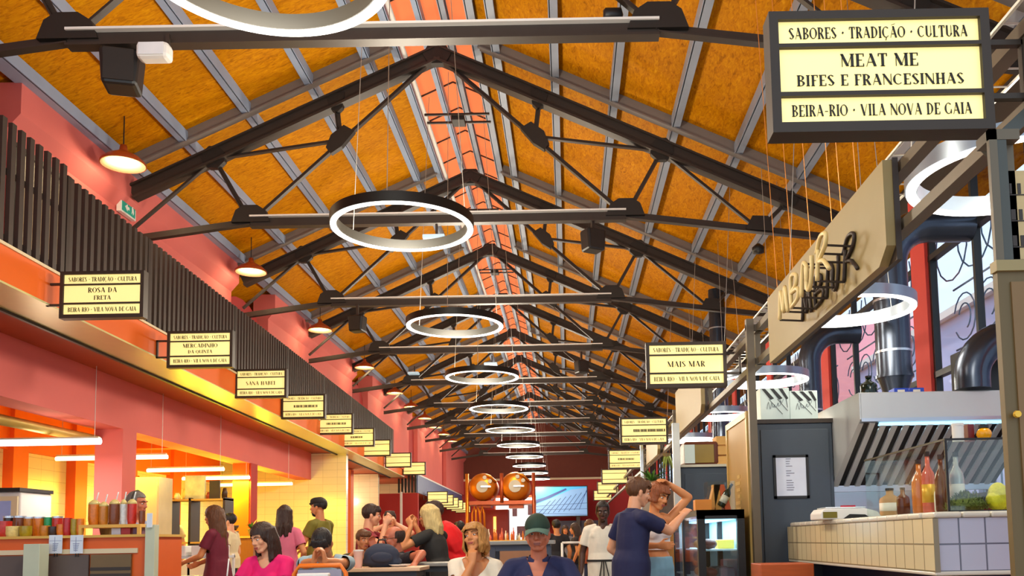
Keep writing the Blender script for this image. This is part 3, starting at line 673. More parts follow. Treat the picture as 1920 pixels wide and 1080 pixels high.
for ch, wd in (('M', .58), ('B', .56), ('A', .70), ('R', .5)):
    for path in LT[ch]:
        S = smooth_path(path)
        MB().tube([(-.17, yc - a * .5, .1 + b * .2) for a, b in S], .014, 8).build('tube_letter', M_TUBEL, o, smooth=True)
        MB().tube([(-.012, yc - .02 - a * .5, .09 + b * .2) for a, b in S], .012, 6).build('dark_letter_copy', M_DARK, o, smooth=True)  # dark copy of the letter set against the board
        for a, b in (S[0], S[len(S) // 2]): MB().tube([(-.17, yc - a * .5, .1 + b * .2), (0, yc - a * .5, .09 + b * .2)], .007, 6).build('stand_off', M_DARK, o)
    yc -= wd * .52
for i, yy in enumerate((.5, .8, 1.0, 1.5, 2.0, 2.5)): MB().tube([(.03, yy, .55), (.02 - .08, yy, 3.1)], .0028, 5).build('hanging_wire', mat('copper_wire', rgb(232, 150, 70), .4, .3), o)
for ya, yb, z0, z1, lab in ((11.1, 13.7, 2.74, 3.42, 'blank khaki sign board under the MAIS MAR sign'), (16.6, 19.0, 2.74, 3.3, 'blank khaki sign board further along, by the hanging plant')):
    o = empty('blank_sign_board', (1.72, ya, z0), lab, 'sign board'); MB().prism([(0, .1, 0), (0, yb - ya, 0), (0, yb - ya, z1 - z0), (0, 0, z1 - z0), (0, 0, .1)], (.05, 0, 0)).build('board', M_KHAKI, o)
    MB().box((.05, 0, .02), (.088, yb - ya, z1 - z0)).build('board_back', M_DARK, o)

# tiled counter
M_TF = tile_mat('white_tiles_cool_lit', rgb(206, 206, 222), rgb(110, 112, 128), .152, .155, 'xz', .18, .035)  # white tiles with the cool daylight painted into their colour
M_TS = tile_mat('white_tiles_warm_lit', rgb(232, 214, 168), rgb(150, 134, 100), .152, .155, 'yz', .18, .035)  # same white tiles, the warm lamp light painted into their colour
M_CAP = mat('white_tile_cap', rgb(232, 224, 204), .2, vary=.03)
o = empty('tiled_counter', (2.1, 5.08, 0), 'white tiled bar counter with rounded edge on a dark recessed base', 'counter')
MB().box((.012, .012, .925), (1.15, .03, 1.235)).build('front_tiles', M_TF, o)
MB().box((0, .0, .925), (.03, 3.38, 1.235)).build('side_tiles', M_TS, o)
mb = MB()
for i in range(7): mb.box((.004 + i * .165, -.012, 1.237), (.165 + i * .165, .3, 1.272))
for i in range(17): mb.box((-.014, .165 + i * .18, 1.237), (.3, .34 + i * .18, 1.272))
mb.build('edge_tiles', M_CAP, o, bevel=.012)
MB().box((.03, .03, .93), (1.15, 3.38, 1.262)).build('worktop', M_CAP, o); MB().box((.0, .0, .905), (1.15, 3.38, .93)).build('bottom_edge', M_CAP, o, bevel=.008)
MB().box((.3, .35, 0), (1.15, 3.3, .91)).build('base', mat('navy_base', rgb(34, 36, 70), .5), o)
tag(MB().box((1.58, 7.3, 0), (2.02, 7.7, .92)).build('wooden_bin', mat('orange_wood', rgb(186, 84, 30), .5, vary=.2, stretch=(1, 1, 8)), bevel=.008), 'orange wooden bin below the end of the tiled counter', 'bin')
# glass case on the counter
M_GL = glass_mat('case_glass', (.95, .98, .97), .05)
o = empty('glass_case', (2.29, 5.3, 1.272), 'glass display case with bottles and herbs on the tiled counter', 'display case')
for a, b in (((0, 0, 0), (.62, .006, .44)), ((0, 0, 0), (.006, 1.45, .44)), ((0, 0, .434), (.62, 1.45, .44)), ((.0, 0, .26), (.62, .006, .264)), ((0, 1.444, 0), (.62, 1.45, .44))): MB().box(a, b).build('glass_pane', M_GL, o)
mb = MB()
for q in ((0, 0), (.61, 0)): mb.box((q[0] - .006, q[1] - .006, 0), (q[0] + .008, q[1] + .008, .44))
mb.box((-.006, -.008, .436), (.62, .004, .448)); mb.box((-.006, 0, .436), (.004, 1.45, .448)); mb.box((0, -.006, 0), (.62, .004, .012)); mb.build('edge_strip', M_BLACK, o)
M_AMB = mat('amber_glass', rgb(214, 120, 50), .1, vary=.1, coat=.5); M_ROSE = mat('rose_glass', rgb(222, 110, 90), .1); M_CLEAR = mat('clear_liquor_glass', rgb(220, 226, 224), .08, trans=.6); M_BROWN = mat('brown_glass', rgb(96, 44, 24), .12); M_DKG = mat('dark_bottle_glass', rgb(24, 40, 28), .12)
M_LAB = mat('paper_label', rgb(240, 232, 214), .6); M_GOLD = mat('gold_label', rgb(236, 184, 60), .4, .3)
def bottle(loc, h, r, m, label, cap=M_BLACK, lab=M_LAB, group=None, name='bottle'):
    o = empty(name, loc, label, 'bottle', group)
    MB().lathe([(r * .9, 0), (r, .01), (r, h * .55), (r * .9, h * .64), (r * .36, h * .76), (r * .33, h * .93), (0, h * .93)], n=18).build('glass_body', m, o, smooth=True)
    MB().lathe([(r * .4, h * .92), (r * .4, h), (0, h)], n=12).build('cap', cap, o)
    if lab: MB().lathe([(r * 1.015, h * .16), (r * 1.015, h * .46)], n=18).build('paper_label', lab, o, smooth=True)
    return o
CZ = 1.284
for px, D, h, r, m, lab, lm in ((1650, 6.45, .2, .075, mat('beige_box', rgb(196, 150, 100), .6), 'beige jar with a printed badge in the glass case', M_LAB), (1682, 6.2, .19, .045, M_BROWN, 'short brown bottle in the glass case', None), (1712, 5.9, .36, .05, M_AMB, 'amber liqueur bottle with rounded shoulders in the glass case', None), (1740, 5.75, .40, .042, M_ROSE, 'tall rose bottle with gold label in the glass case', M_GOLD), (1727, 5.6, .2, .028, M_LAB, 'slim white bottle in the glass case', None), (1763, 5.55, .36, .04, M_BROWN, 'tall dark brown bottle by the case corner', None), (1797, 5.6, .38, .045, M_CLEAR, 'clear spirit bottle in the glass case', M_LAB)):
    p = at(px, 960, D); bottle((max(p.x, 2.36), p.y, CZ), h, r, m, lab, lab=lm)
rnd = random.Random(3)
mb = MB()
for i in range(700):
    a = rnd.random() * 2 * PI; q = rnd.random() ** .5; x, y = .12 * q * math.cos(a), .13 * q * math.sin(a); z = .1 * (1 - q * q) + .005
    d = Vector((rnd.uniform(-1, 1), rnd.uniform(-1, 1), rnd.uniform(.0, .9))).normalized() * .035
    s = d.cross(Vector((0, 0, 1))).normalized() * .006; p = Vector((x, y, z)); mb.add([p - s, p + s, p + d + s * .3, p + d - s * .3], [(0, 1, 2, 3)])
mb.ell((0, 0, .035), (.11, .12, .06)); o = mb.build('herb_bunch', mat('herb_green', rgb(98, 110, 18), .7, vary=.5, scale=40), loc=(2.47, 5.46, CZ)); tag(o, 'heap of dark green herbs in the glass case', 'herbs')
mb = MB().ell((0, 0, .085), (.06, .07, .088)); mb.ell((.05, 0, .07), (.05, .06, .07)); mb.ell((-.02, -.01, .06), (.06, .06, .06)); o = mb.build('lemon_bag', mat('lemon_yellow', rgb(226, 212, 20), .55, vary=.3, scale=30, bump=.6), loc=(2.66, 5.44, CZ), smooth=True); tag(o, 'bulging bright yellow bag at the end of the glass case', 'bag')
ZT = 1.72
o = empty('glass_jar', (2.46, 5.5, ZT), 'white tin jar on top of the glass case', 'jar'); MB().lathe([(.035, 0), (.035, .1), (0, .1)], n=16).build('jar_body', M_WHITE, o, smooth=True, auto=40); MB().lathe([(.037, .1), (.037, .115), (0, .115)], n=16).build('lid', M_WHITE, o)
o = empty('glass_jar', (2.60, 5.45, ZT), 'round amber glass jar with black lid on top of the glass case', 'jar'); MB().ell((0, 0, .04), (.045, .045, .042)).build('jar_body', mat('amber_jar', rgb(236, 160, 10), .15), o, smooth=True); MB().lathe([(.03, .078), (.03, .095), (0, .095)], n=16).build('lid', M_BLACK, o)
tag(MB().box((2.525, 5.5, ZT), (2.565, 5.56, ZT + .11)).build('spice_tin', mat('dark_red_tin', rgb(110, 20, 26), .4), bevel=.004), 'dark red spice tin between the jars on the glass case', 'tin')
# weighing scale
p = at(1585, 968, 6.95); o = empty('weighing_scale', (2.24, 6.95, 1.272), 'low white weighing scale with dark display on the tiled counter', 'scale')
MB().prism([(-.25, 0, 0), (.25, 0, 0), (.2, 0, .06), (.1, 0, .085), (-.22, 0, .085), (-.25, 0, .05)], (0, .3, 0)).build('body', M_WHITE, o, bevel=.008)
MB().box((-.23, -.006, .012), (-.12, .0, .06)).build('display', mat('olive_display', rgb(120, 110, 40), .3), o); MB().prism([(-.08, -.004, 0), (.16, -.004, 0), (.1, -.004, .035), (-.02, -.004, .04)], (0, .01, 0)).build('dark_foot', M_BLACK, o); MB().box((-.2, .03, .085), (.12, .27, .097)).build('pan', M_SSTEEL, o, bevel=.004)
tag(MB().box((2.33, 7.5, 1.272), (2.45, 7.54, 1.40)).build('price_stand', mat('crimson_card', rgb(190, 20, 54), .4), bevel=.004), 'small crimson card stand behind the scale', 'card stand')
# charcoal cupboard with framed notice, boxes on it
o = empty('tall_cupboard', (1.84, 8.5, 0), 'tall charcoal cupboard with a framed notice, behind the tiled counter', 'cupboard')
MB().box((0, 0, .05), (.74, .7, 2.24)).build('body', M_CHAR, o, bevel=.01); MB().box((.04, -.018, .1), (.7, 0, 2.18)).build('door', M_CHAR, o, bevel=.006); MB().box((-.02, -.02, 2.24), (.76, .7, 2.28)).build('top_board', M_DARK, o)
MB().box((.02, .02, 0), (.72, .68, .05)).build('plinth', M_BLACK, o)
p = at(1453, 935, 8.45); q = at(1516, 852, 8.45)
o = empty('framed_notice', (p.x, 8.465, p.z), 'white printed notice in a black frame on the charcoal cupboard', 'notice'); W, Hh = q.x - p.x, q.z - p.z
mb = MB(); mb.box((0, 0, 0), (W, .015, .025)); mb.box((0, 0, Hh - .025), (W, .015, Hh)); mb.box((0, 0, 0), (.025, .015, Hh)); mb.box((W - .025, 0, 0), (W, .015, Hh)); mb.build('frame', M_BLACK, o)
MB().box((.02, .005, .02), (W - .02, .012, Hh - .02)).build('sheet', mat('notice_paper', rgb(226, 232, 250), .6), o)
mb = MB()
for i in range(14):
    if i in (4, 8): continue
    mb.box((W * .36, .002, Hh * .9 - i * .023), (W * (.36 + .1 + .14 * rnd.random()), .005, Hh * .9 - i * .023 + .006))
mb.build('print', mat('grey_print', rgb(120, 120, 140), .6), o)
M_MINT = mat('pale_mint_card', rgb(216, 232, 226), .5, vary=.02)
for k, (pa, pb, lab) in enumerate((((1427, 789), (1481, 727), 'pale box with piano key print, first on the charcoal cupboard'), ((1482, 789), (1534, 732), 'pale box with piano key print, second on the charcoal cupboard by the hood'))):
    a, b = at(*pa, 8.6), at(*pb, 8.6); W, Hh = b.x - a.x, b.z - 2.28
    o = empty('printed_box', (a.x, 8.6, 2.28), lab, 'box', 'piano key boxes'); MB().box((0, 0, 0), (W - .01, .28, Hh)).build('carton', M_MINT, o, bevel=.004)
    mb = MB()
    for i in range(3):
        x = .015 + i * .085; mb.prism([(x, -.003, Hh * .98), (x + .035, -.003, Hh * .98), (min(x + .12, W - .02), -.003, Hh * .68), (min(x + .085, W - .04), -.003, Hh * .64)], (0, .002, 0))
        mb.bar((x + .07, -.002, Hh * .66), (min(x + .2, W - .03), -.002, Hh * (.2 + .1 * i)), .002, .004)
    mb.build('piano_keys', M_BLACK, o)
    S = smooth_path([(.06, .12), (.075, .2), (.09, .12), (.105, .2), (.115, .14), (.135, .17), (.13, .14), (.15, .15), (.165, .19), (.17, .15), (.19, .18), (.185, .22), (.2, .19), (.215, .23)])
    MB().tube([(a_ * (W / .28), -.002, b_ * (Hh / .33) * .9 + .01) for a_, b_ in S], .0022, 5).build('script_print', mat('grey_ink', rgb(110, 116, 120), .5), o)
# brown lettered side board of the stall
o = empty('side_board', (1.72, 8.32, 0), 'tall tan board with faint upright lettering at the stall corner', 'board')
M_TAN = mat('tan_board', rgb(170, 130, 58), .5, vary=.08)
MB().box((0, 0, .02), (.04, 1.05, 2.3)).build('panel', M_TAN, o); mb = MB(); mb.box((-.012, -.02, 0), (.05, .03, 2.34)); mb.box((-.012, 1.03, 0), (.05, 1.08, 2.34)); mb.box((-.012, 0, 2.28), (.05, 1.05, 2.34)); mb.box((-.012, 0, .7), (.05, 1.05, .74)); mb.build('edge_trim', mat('light_brass_trim', rgb(206, 170, 96), .4, .3), o)
mb = MB()
for i in range(13): mb.box((-.004, .42, .95 + i * .065), (0, .42 + .14 + .05 * (i % 3), .985 + i * .065))
mb.build('lettering', mat('worn_letter', rgb(196, 160, 90), .5), o)
# corner door and menu board
o = empty('stall_door', (1.588, 3.155, 0), 'brown stall door with a brass latch at the stall corner', 'door')
MB().box((0, 0, 0), (1.0, .035, 2.1)).build('leaf', mat('brown_door', rgb(104, 84, 46), .5, vary=.12, stretch=(4, 1, .4)), o); MB().box((.045, -.008, .06), (.95, 0, 2.06)).build('inset_panel', mat('brown_door_inset', rgb(128, 96, 54), .5, vary=.08), o); MB().box((-.008, -.015, 2.1), (1.0, .035, 2.14)).build('top_rail', M_KHAKI, o); MB().lathe([(.012, 0), (.014, .01), (.006, .03), (0, .03)], (.03, -.03, 1.57), 10, 'y').build('latch', M_GOLD, o)
o = empty('menu_board', (1.655, 3.2, 2.16), 'pale wood menu board with rows of small print above the brown door', 'menu board')
MB().box((0, 0, 0), (.6, .02, .34)).build('board', mat('pale_wood', rgb(206, 176, 122), .5, vary=.1, stretch=(1, 1, 8)), o); mb = MB()
for j in range(3):
    for i in range(18): mb.box((.02 + i * .03, -.003, .05 + j * .1), (.02 + i * .03 + .006 + .012 * rnd.random(), 0, .09 + j * .1))
for j in range(3): mb.box((.02, -.003, .044 + j * .1), (.57, 0, .048 + j * .1))
mb.build('print', M_DARK, o); MB().box((-.02, .02, 0), (-.0, .06, .32)).build('lit_edge', mat('pale_light_edge', rgb(190, 226, 240), emit=rgb(190, 226, 240), es=.6), o)
# extractor hood
M_HF = mat('pale_steel_fascia', rgb(206, 208, 206), .35, .25, vary=.04)
o = empty('extractor_hood', (2.6, 7.7, 1.6), 'stainless extractor hood with slanted filters under the ducts', 'extractor hood'); 
MB().box((0, 0, .56), (1.6, .05, .8)).build('fascia', M_HF, o, bevel=.008)
MB().box((.0, .05, .77), (1.6, 1.6, .8)).build('top_sheet', M_SSTEEL, o); MB().box((0, -.01, .54), (1.6, .08, .57)).build('lip', M_SSTEEL, o)
MB().prism([(0, 0, .56), (0, 0, .8), (0, 1.6, .8), (0, 1.6, 0), (0, .98, 0), (0, .9, .02)], (-.012, 0, 0)).build('side_sheet', M_HF, o)
mb = MB(); m2 = MB(); a, b = Vector((0, .12, .56)), Vector((0, .95, .03))
for i in range(30):
    x = .03 + i * .053; (m2 if i % 2 else mb).bar(a + Vector((x, 0, 0)), b + Vector((x, 0, 0)), .05, .02 if i % 2 else .05, up=(0, .5, .8))
mb.build('filter_baffles', M_HF, o); m2.build('filter_slots', M_BLACK, o)
MB().box((0, .92, -.03), (1.6, 1.0, .03)).build('gutter', M_SSTEEL, o); MB().box((.2, .1, .52), (1.4, .16, .545)).build('strip_light', mat('cool_strip', (1, 1, 1), emit=rgb(150, 220, 255), es=1.6, vary=0), o)
lamp('AREA', (.8, .3, .5), 22, (.7, .88, 1.0), 1.2, parent=o, size_y=.2)
struct(MB().box((2.6, 9.35, 0), (4.2, 9.4, 2.3)).build('wall_splashback', M_SSTEEL))
tag(MB().box((2.6, 8.6, 0), (4.15, 9.33, .95)).build('cooking_range', M_SSTEEL, bevel=.01), 'stainless cooking range below the extractor hood', 'range')
# things on the hood
p = at(1630, 749, 8.0); bottle((p.x, 8.0, 2.4), .2, .075, M_DKG, 'round black bottle standing on the extractor hood', lab=None)
for k, (px, c) in enumerate(((1687, 'first'), (1716, 'second'))):
    p = at(px, 749, 8.0); o = empty('carton', (p.x, 7.95, 2.4), '%s blue and white carton on the extractor hood' % c, 'carton', 'blue cartons'); MB().box((-.065, 0, 0), (.065, .14, .075)).build('box', mat('blue_carton', rgb(30, 70, 190), .4), o); MB().box((-.035, -.003, .01), (.03, 0, .06)).build('print', M_LAB, o)
# ducts
M_DUCT = mat('dark_spiral_duct', rgb(70, 76, 88), .25, .8, vary=.12, scale=3, stretch=(1, 1, .3))
def duct(pts, r, label, cone=None, name='flue_duct'):
    o = empty(name, pts[0], label, 'duct', 'extractor ducts'); q = Vector(pts[0])
    P = [Vector(p) - q for p in pts]
    MB().tube(P, r, 24).build('pipe', M_DUCT, o, smooth=True, auto=50)
    mb = MB()
    for i in range(0, len(P) - 1):
        d = (P[i + 1] - P[i]); L_ = d.length
        for j in range(int(L_ / .55)): c = P[i] + d * ((j + .5) * .55 / L_); dn = d.normalized() * .012; mb.tube([c - dn, c + dn], r + .006, 24)
    mb.build('seam_band', M_SSTEEL, o, smooth=True, auto=50)
    if cone: MB().lathe([(cone, -.34), (r, 0), (r + .012, .0), (r + .012, .03)], (0, 0, 0), 24).build('reducer', M_DUCT, o, smooth=True, auto=40)
    return o
def bend(c, r, axis, a0, a1, m=8): return [Vector(c) + Vector((r * math.cos(math.radians(a0 + (a1 - a0) * i / m)), 0, r * math.sin(math.radians(a0 + (a1 - a0) * i / m)))) for i in range(m + 1)]
duct([(3.46, 9.14, 2.78), (3.46, 9.14, 4.0)] + bend((3.88, 9.14, 4.0), .42, 0, 180, 90) + [(4.34, 9.14, 4.42)], .18, 'wide dark flue duct with cone, rising from the extractor hood', .06)
duct([(3.6, 12.8, 1.6), (3.6, 12.8, 3.7)] + bend((4.02, 12.8, 3.7), .42, 0, 180, 90) + [(4.34, 12.8, 4.12)], .16, 'flue duct of the next stall, before the red pier')
duct([(3.0, 17, 1.1), (3.0, 17, 6.0)], .16, 'slim flue duct beyond the MAIS MAR stall')
duct([(3.62, 7.75, 2.42), (3.62, 7.75, 2.52)] + bend((3.98, 7.75, 2.52), .36, 0, 180, 100) + [(4.3, 7.75, 2.86)], .15, 'shiny duct elbow on the extractor hood')
tag(MB().box((3.72, 8.1, 2.4), (4.05, 8.4, 2.86)).build('motor_box', M_BLACK, bevel=.01), 'black fan motor box behind the duct elbow', 'motor box')
# chiller with glass front beside the aisle
o = empty('display_fridge', (1.21, 8.25, 0), 'black framed glass display fridge with lit shelves at the aisle', 'fridge')
fr = MB()
for x, y in ((0, 0), (.37, 0), (0, 1.1), (.37, 1.1), (0, 1.96), (.37, 1.96)): fr.box((x, y, 0), (x + .07, y + .06, 1.4))
fr.box((0, 0, 1.32), (.44, .06, 1.405)); fr.box((0, 0, 1.35), (.44, 2.02, 1.405)); fr.box((0, 0, 0), (.44, 2.02, .12)); fr.build('frame', M_BLACK, o)
MB().box((.07, .02, .12), (.37, .03, 1.32)).build('end_glass', glass_mat('fridge_glass', (.9, .97, 1), .10), o)
MB().box((.01, .06, .12), (.02, 1.96, 1.35)).build('front_glass', glass_mat('mirror_glass', (.86, .93, 1), .42, .04), o)
MB().box((.42, .06, .1), (.44, 1.98, 1.35)).build('back_panel', mat('fridge_liner', rgb(196, 230, 246), .4), o)
for z in (.45, .75, 1.02): MB().box((.03, .06, z), (.42, 1.96, z + .015)).build('shelf', mat('ice_shelf', rgb(214, 236, 240), .3), o)
MB().box((.08, .08, 1.31), (.36, 1.9, 1.34)).build('strip_light', mat('fridge_strip', (1, 1, 1), emit=rgb(170, 225, 255), es=2.0, vary=0), o)
lamp('AREA', (.22, 1.0, 1.3), 12, (.75, .92, 1.0), .25, parent=o, size_y=1.8)
rnd = random.Random(11)
FOOD = [mat('cheese', rgb(236, 196, 80), .5), mat('cured_meat', rgb(120, 60, 50), .5), mat('blue_pack', rgb(60, 96, 140), .4), mat('bread_crust', rgb(180, 120, 60), .7), mat('grey_pack', rgb(110, 110, 116), .4)]
for k, (z, nn) in enumerate(((.135, 3), (.465, 4), (.765, 4), (1.035, 4))):
    for i in range(nn):
        x, y = 1.33 + .19 * (i % 2), 8.25 + .17 + .2 * i; c = rnd.choice(FOOD)
        mb = MB(); mb.cbox((0, 0, .045), (.16, .18, .09)) if i % 2 else mb.ell((0, 0, .05), (.085, .085, .05))
        t = mb.build('food_pack', c, loc=(x, y, z), smooth=not i % 2, bevel=.01 if i % 2 else 0); tag(t, '%s %s on the %s shelf of the display fridge' % (ORD[i], 'flat food pack' if i % 2 else 'round food pack', ('bottom', 'lower middle', 'upper middle', 'top')[k]), 'food pack', 'food packs in the display fridge')
# things on the fridge
p = at(1317, 952, 8.5); tag(MB().box((p.x - .08, 8.42, 1.407), (p.x + .08, 8.56, 1.51)).build('orange_box', mat('orange_card', rgb(226, 140, 40), .5), bevel=.004), 'small orange box on the display fridge', 'box')
o = empty('acrylic_bin', (1.37, 8.6, 1.407), 'clear acrylic bin of paper bags on the display fridge', 'bin')
for a, b in (((0, 0, 0), (.27, .004, .29)), ((0, .24, 0), (.27, .244, .29)), ((0, 0, 0), (.004, .244, .29)), ((.266, 0, 0), (.27, .244, .29))): MB().box(a, b).build('wall_pane', M_GL, o)
MB().box((0, 0, 0), (.27, .244, .006)).build('base', M_GL, o)
for k, (x, c, a, lab) in enumerate(((1.41, rgb(230, 160, 80), .06, 'tan paper bag leaning in the acrylic bin'), (1.48, rgb(214, 150, 70), -.02, 'ochre paper bag standing in the acrylic bin'), (1.575, rgb(226, 96, 50), -.07, 'orange paper bag leaning in the acrylic bin'))):
    mb = MB(); mb.prism([(-.03, 0, 0), (.03, 0, 0), (.035 + a, 0, .25), (-.025 + a, 0, .25)], (0, .14, 0)); tag(mb.build('paper_bag', mat('bag_%d' % k, c, .7), loc=(x, 8.65, 1.415)), lab, 'paper bag', 'paper bags in the acrylic bin')
b = bottle((1.50, 8.66, 1.45), .25, .04, M_DKG, 'dark wine bottle leaning in the acrylic bin'); b.rotation_euler = (0, .5, 0)
# second stall: charcoal board, retro television, crate, post, plants, wooden stand
o = empty('stall_cabinet', (1.34, 10.4, 0), 'charcoal blue stall cabinet behind the display fridge', 'cabinet'); MB().box((0, 0, .03), (.62, .5, 1.98)).build('body', M_CHAR, o, bevel=.01); MB().box((.05, -.015, .1), (.57, 0, 1.9)).build('door', M_CHAR, o, bevel=.005); MB().box((-.02, -.03, 1.98), (.64, .5, 2.01)).build('top_board', mat('worn_cream_edge', rgb(206, 200, 178), .6), o); MB().box((0, 0, 0), (.62, .5, .03)).build('plinth', M_BLACK, o)
struct(MB().box((1.25, 10.3, 0), (1.33, 10.38, 2.5)).build('pillar_20', mat('aluminium_post', rgb(206, 206, 200), .35, .4)))
a, b = at(1281, 880, 10.5), at(1344, 828, 10.5); W, Hh = b.x - a.x, b.z - 2.01
o = empty('retro_television', (a.x + .01, 10.44, 2.01), 'old wooden tube television on the charcoal cabinet', 'television'); MB().box((0, 0, 0), (W, .4, Hh)).build('cabinet', mat('walnut', rgb(104, 48, 22), .4, vary=.2, stretch=(1, 8, 1)), o, bevel=.03); MB().box((.1 * W, -.012, .08 * Hh), (.86 * W, .0, .86 * Hh)).build('screen', mat('dull_screen', rgb(150, 126, 66), .25), o, bevel=.03); MB().box((0.0, -.016, .02), (.3 * W, -.0, .86 * Hh)).build('sticker', M_MINT, o)
a, b = at(1352, 884, 10.2), at(1381, 826, 10.2); o = empty('wooden_crate', (a.x, 10.45, 2.01), 'wooden crate standing beside the old television', 'crate'); M_CR = mat('crate_wood', rgb(214, 164, 90), .7, vary=.15, stretch=(1, 1, 6))
for z in (0, .12, .24): MB().box((0, 0, z), (.24, .02, z + .1)).build('front_slat', M_CR, o); MB().box((0, .02, z), (.02, .28, z + .1)).build('side_slat', M_CR, o)
MB().box((.02, .26, 0), (.24, .28, .34)).build('back_board', M_CR, o); MB().box((.02, .02, 0), (.24, .26, .02)).build('base', M_CR, o)
def leaves_plant(name, loc, n, ln, spread, m, label, hang=False, pot=True, seed=1):
    r_ = random.Random(seed); o = empty(name, loc, label, 'plant')
    mb = MB()
    for i in range(n):
        a = r_.random() * 2 * PI; e = r_.uniform(.3, 1.0); L_ = ln * r_.uniform(.6, 1); wd = L_ * .07
        d = Vector((math.cos(a), math.sin(a), 0)); P = []
        for j in range(7):
            t = j / 6; z = (-L_ * t * t * .9 + .1 * t if hang else L_ * (e * t - .55 * (1 - e * .4) * t * t)); q = d * (spread * L_ * t * (1.2 - .4 * e)) + Vector((0, 0, z)); P.append(q)
        s = Vector((-d.y, d.x, 0)); V = []
        for j, q in enumerate(P): ww = wd * math.sin(PI * min(1, .12 + j / 6.2)); V += [q - s * ww, q + Vector((0, 0, -ww * .3)), q + s * ww]
        Fc = []
        for j in range(6): Fc += [(j * 3, j * 3 + 1, j * 3 + 4, j * 3 + 3), (j * 3 + 1, j * 3 + 2, j * 3 + 5, j * 3 + 4)]
        mb.add(V, Fc)
    mb.build('foliage', m, o, smooth=True)
    if pot: MB().lathe([(.05, -.13), (.075, -.0), (.08, 0), (.0, -.01)], n=16).build('pot', mat('terracotta_pot', rgb(120, 100, 60), .7), o, smooth=True, auto=40)
    return o
M_LEAF = mat('leaf_green', rgb(60, 110, 30), .5, vary=.4, scale=30); M_LEAFD = mat('deep_leaf_green', rgb(30, 84, 34), .5, vary=.3, scale=20); M_LEAFY = mat('yellow_leaf_green', rgb(120, 140, 40), .5, vary=.4, scale=20)
p = at(1250, 850, 15.5); leaves_plant('trailing_plant', p, 46, .5, .28, M_LEAFY, 'trailing green plant hanging from the stall shelf', True, True, 4)
p = at(1222, 902, 14.5); leaves_plant('potted_palm', p, 26, .42, 1.1, M_LEAF, 'small spiky palm on the stall shelf under the trailing plant', False, True, 5)
struct(MB().box((1.95, 14.0, 0), (3.9, 14.1, 2.0)).build('partition_1', mat('pale_partition', rgb(214, 208, 196), .6)))
o = empty('plant_shelf', (1.35, 13.6, 0), 'slatted stall shelf carrying the palm and trailing plant', 'shelf'); MB().box((0, 0, 1.96), (.35, 2.6, 2.0)).build('board', M_SSTEEL, o); MB().box((0, 0, 0), (.05, .05, 1.96)).build('post', M_SSTEEL, o); MB().box((0, 2.5, 0), (.05, 2.55, 3.0)).build('post', M_SSTEEL, o); MB().box((.02, .05, .5), (.33, 2.5, 1.9)).build('slatted_front', mat('bottle_shelf_dark', rgb(90, 76, 66), .6, vary=.5, scale=20, stretch=(1, 6, .3)), o)
p = at(1252, 1000, 8.3); o = empty('wooden_stand', (p.x, 8.3, 0), 'slim wooden stand next to the woman in jeans', 'stand'); MB().box((-.05, -.05, .03), (.05, .05, 1.2)).build('column', mat('honey_wood', rgb(190, 130, 50), .5, vary=.2, stretch=(6, 6, .5)), o, bevel=.01); MB().box((-.1, -.1, 0), (.1, .1, .03)).build('foot', M_BLACK, o)
o = empty('glass_jar', (p.x, 8.3, 1.2), 'purple glass jar on the wooden stand', 'jar'); MB().lathe([(.032, 0), (.036, .02), (.036, .11), (.025, .13), (0, .13)], n=16).build('jar_body', mat('purple_glass', rgb(70, 50, 100), .15), o, smooth=True); MB().lathe([(.03, .13), (.03, .15), (0, .15)], n=14).build('lid', M_SSTEEL, o)
# simple counters of the far window stalls
M_FCOL = [rgb(228, 220, 204), rgb(170, 60, 56), rgb(210, 214, 216), rgb(90, 80, 76)]
for k in range(4):
    y = 16.4 if k == 0 else 15.4 + k * 5.2; o = empty('stall_counter', (1.45, y, 0), '%s plain stall counter beyond the plant shelf' % ORD[k], 'counter', 'far window stall counters'); MB().box((0, 0, 0), (1.0, 3.6, 1.05)).build('body', mat('far_counter_%d' % k, M_FCOL[k], .5), o); MB().box((-.05, -.05, 1.05), (1.05, 3.65, 1.1)).build('worktop', M_WHITE, o); MB().box((.9, 0, 1.1), (.95, 3.6, 2.3)).build('back_shelf', mat('far_shelf', rgb(200, 190, 176), .6, vary=.4, scale=8, stretch=(1, 3, 2)), o)

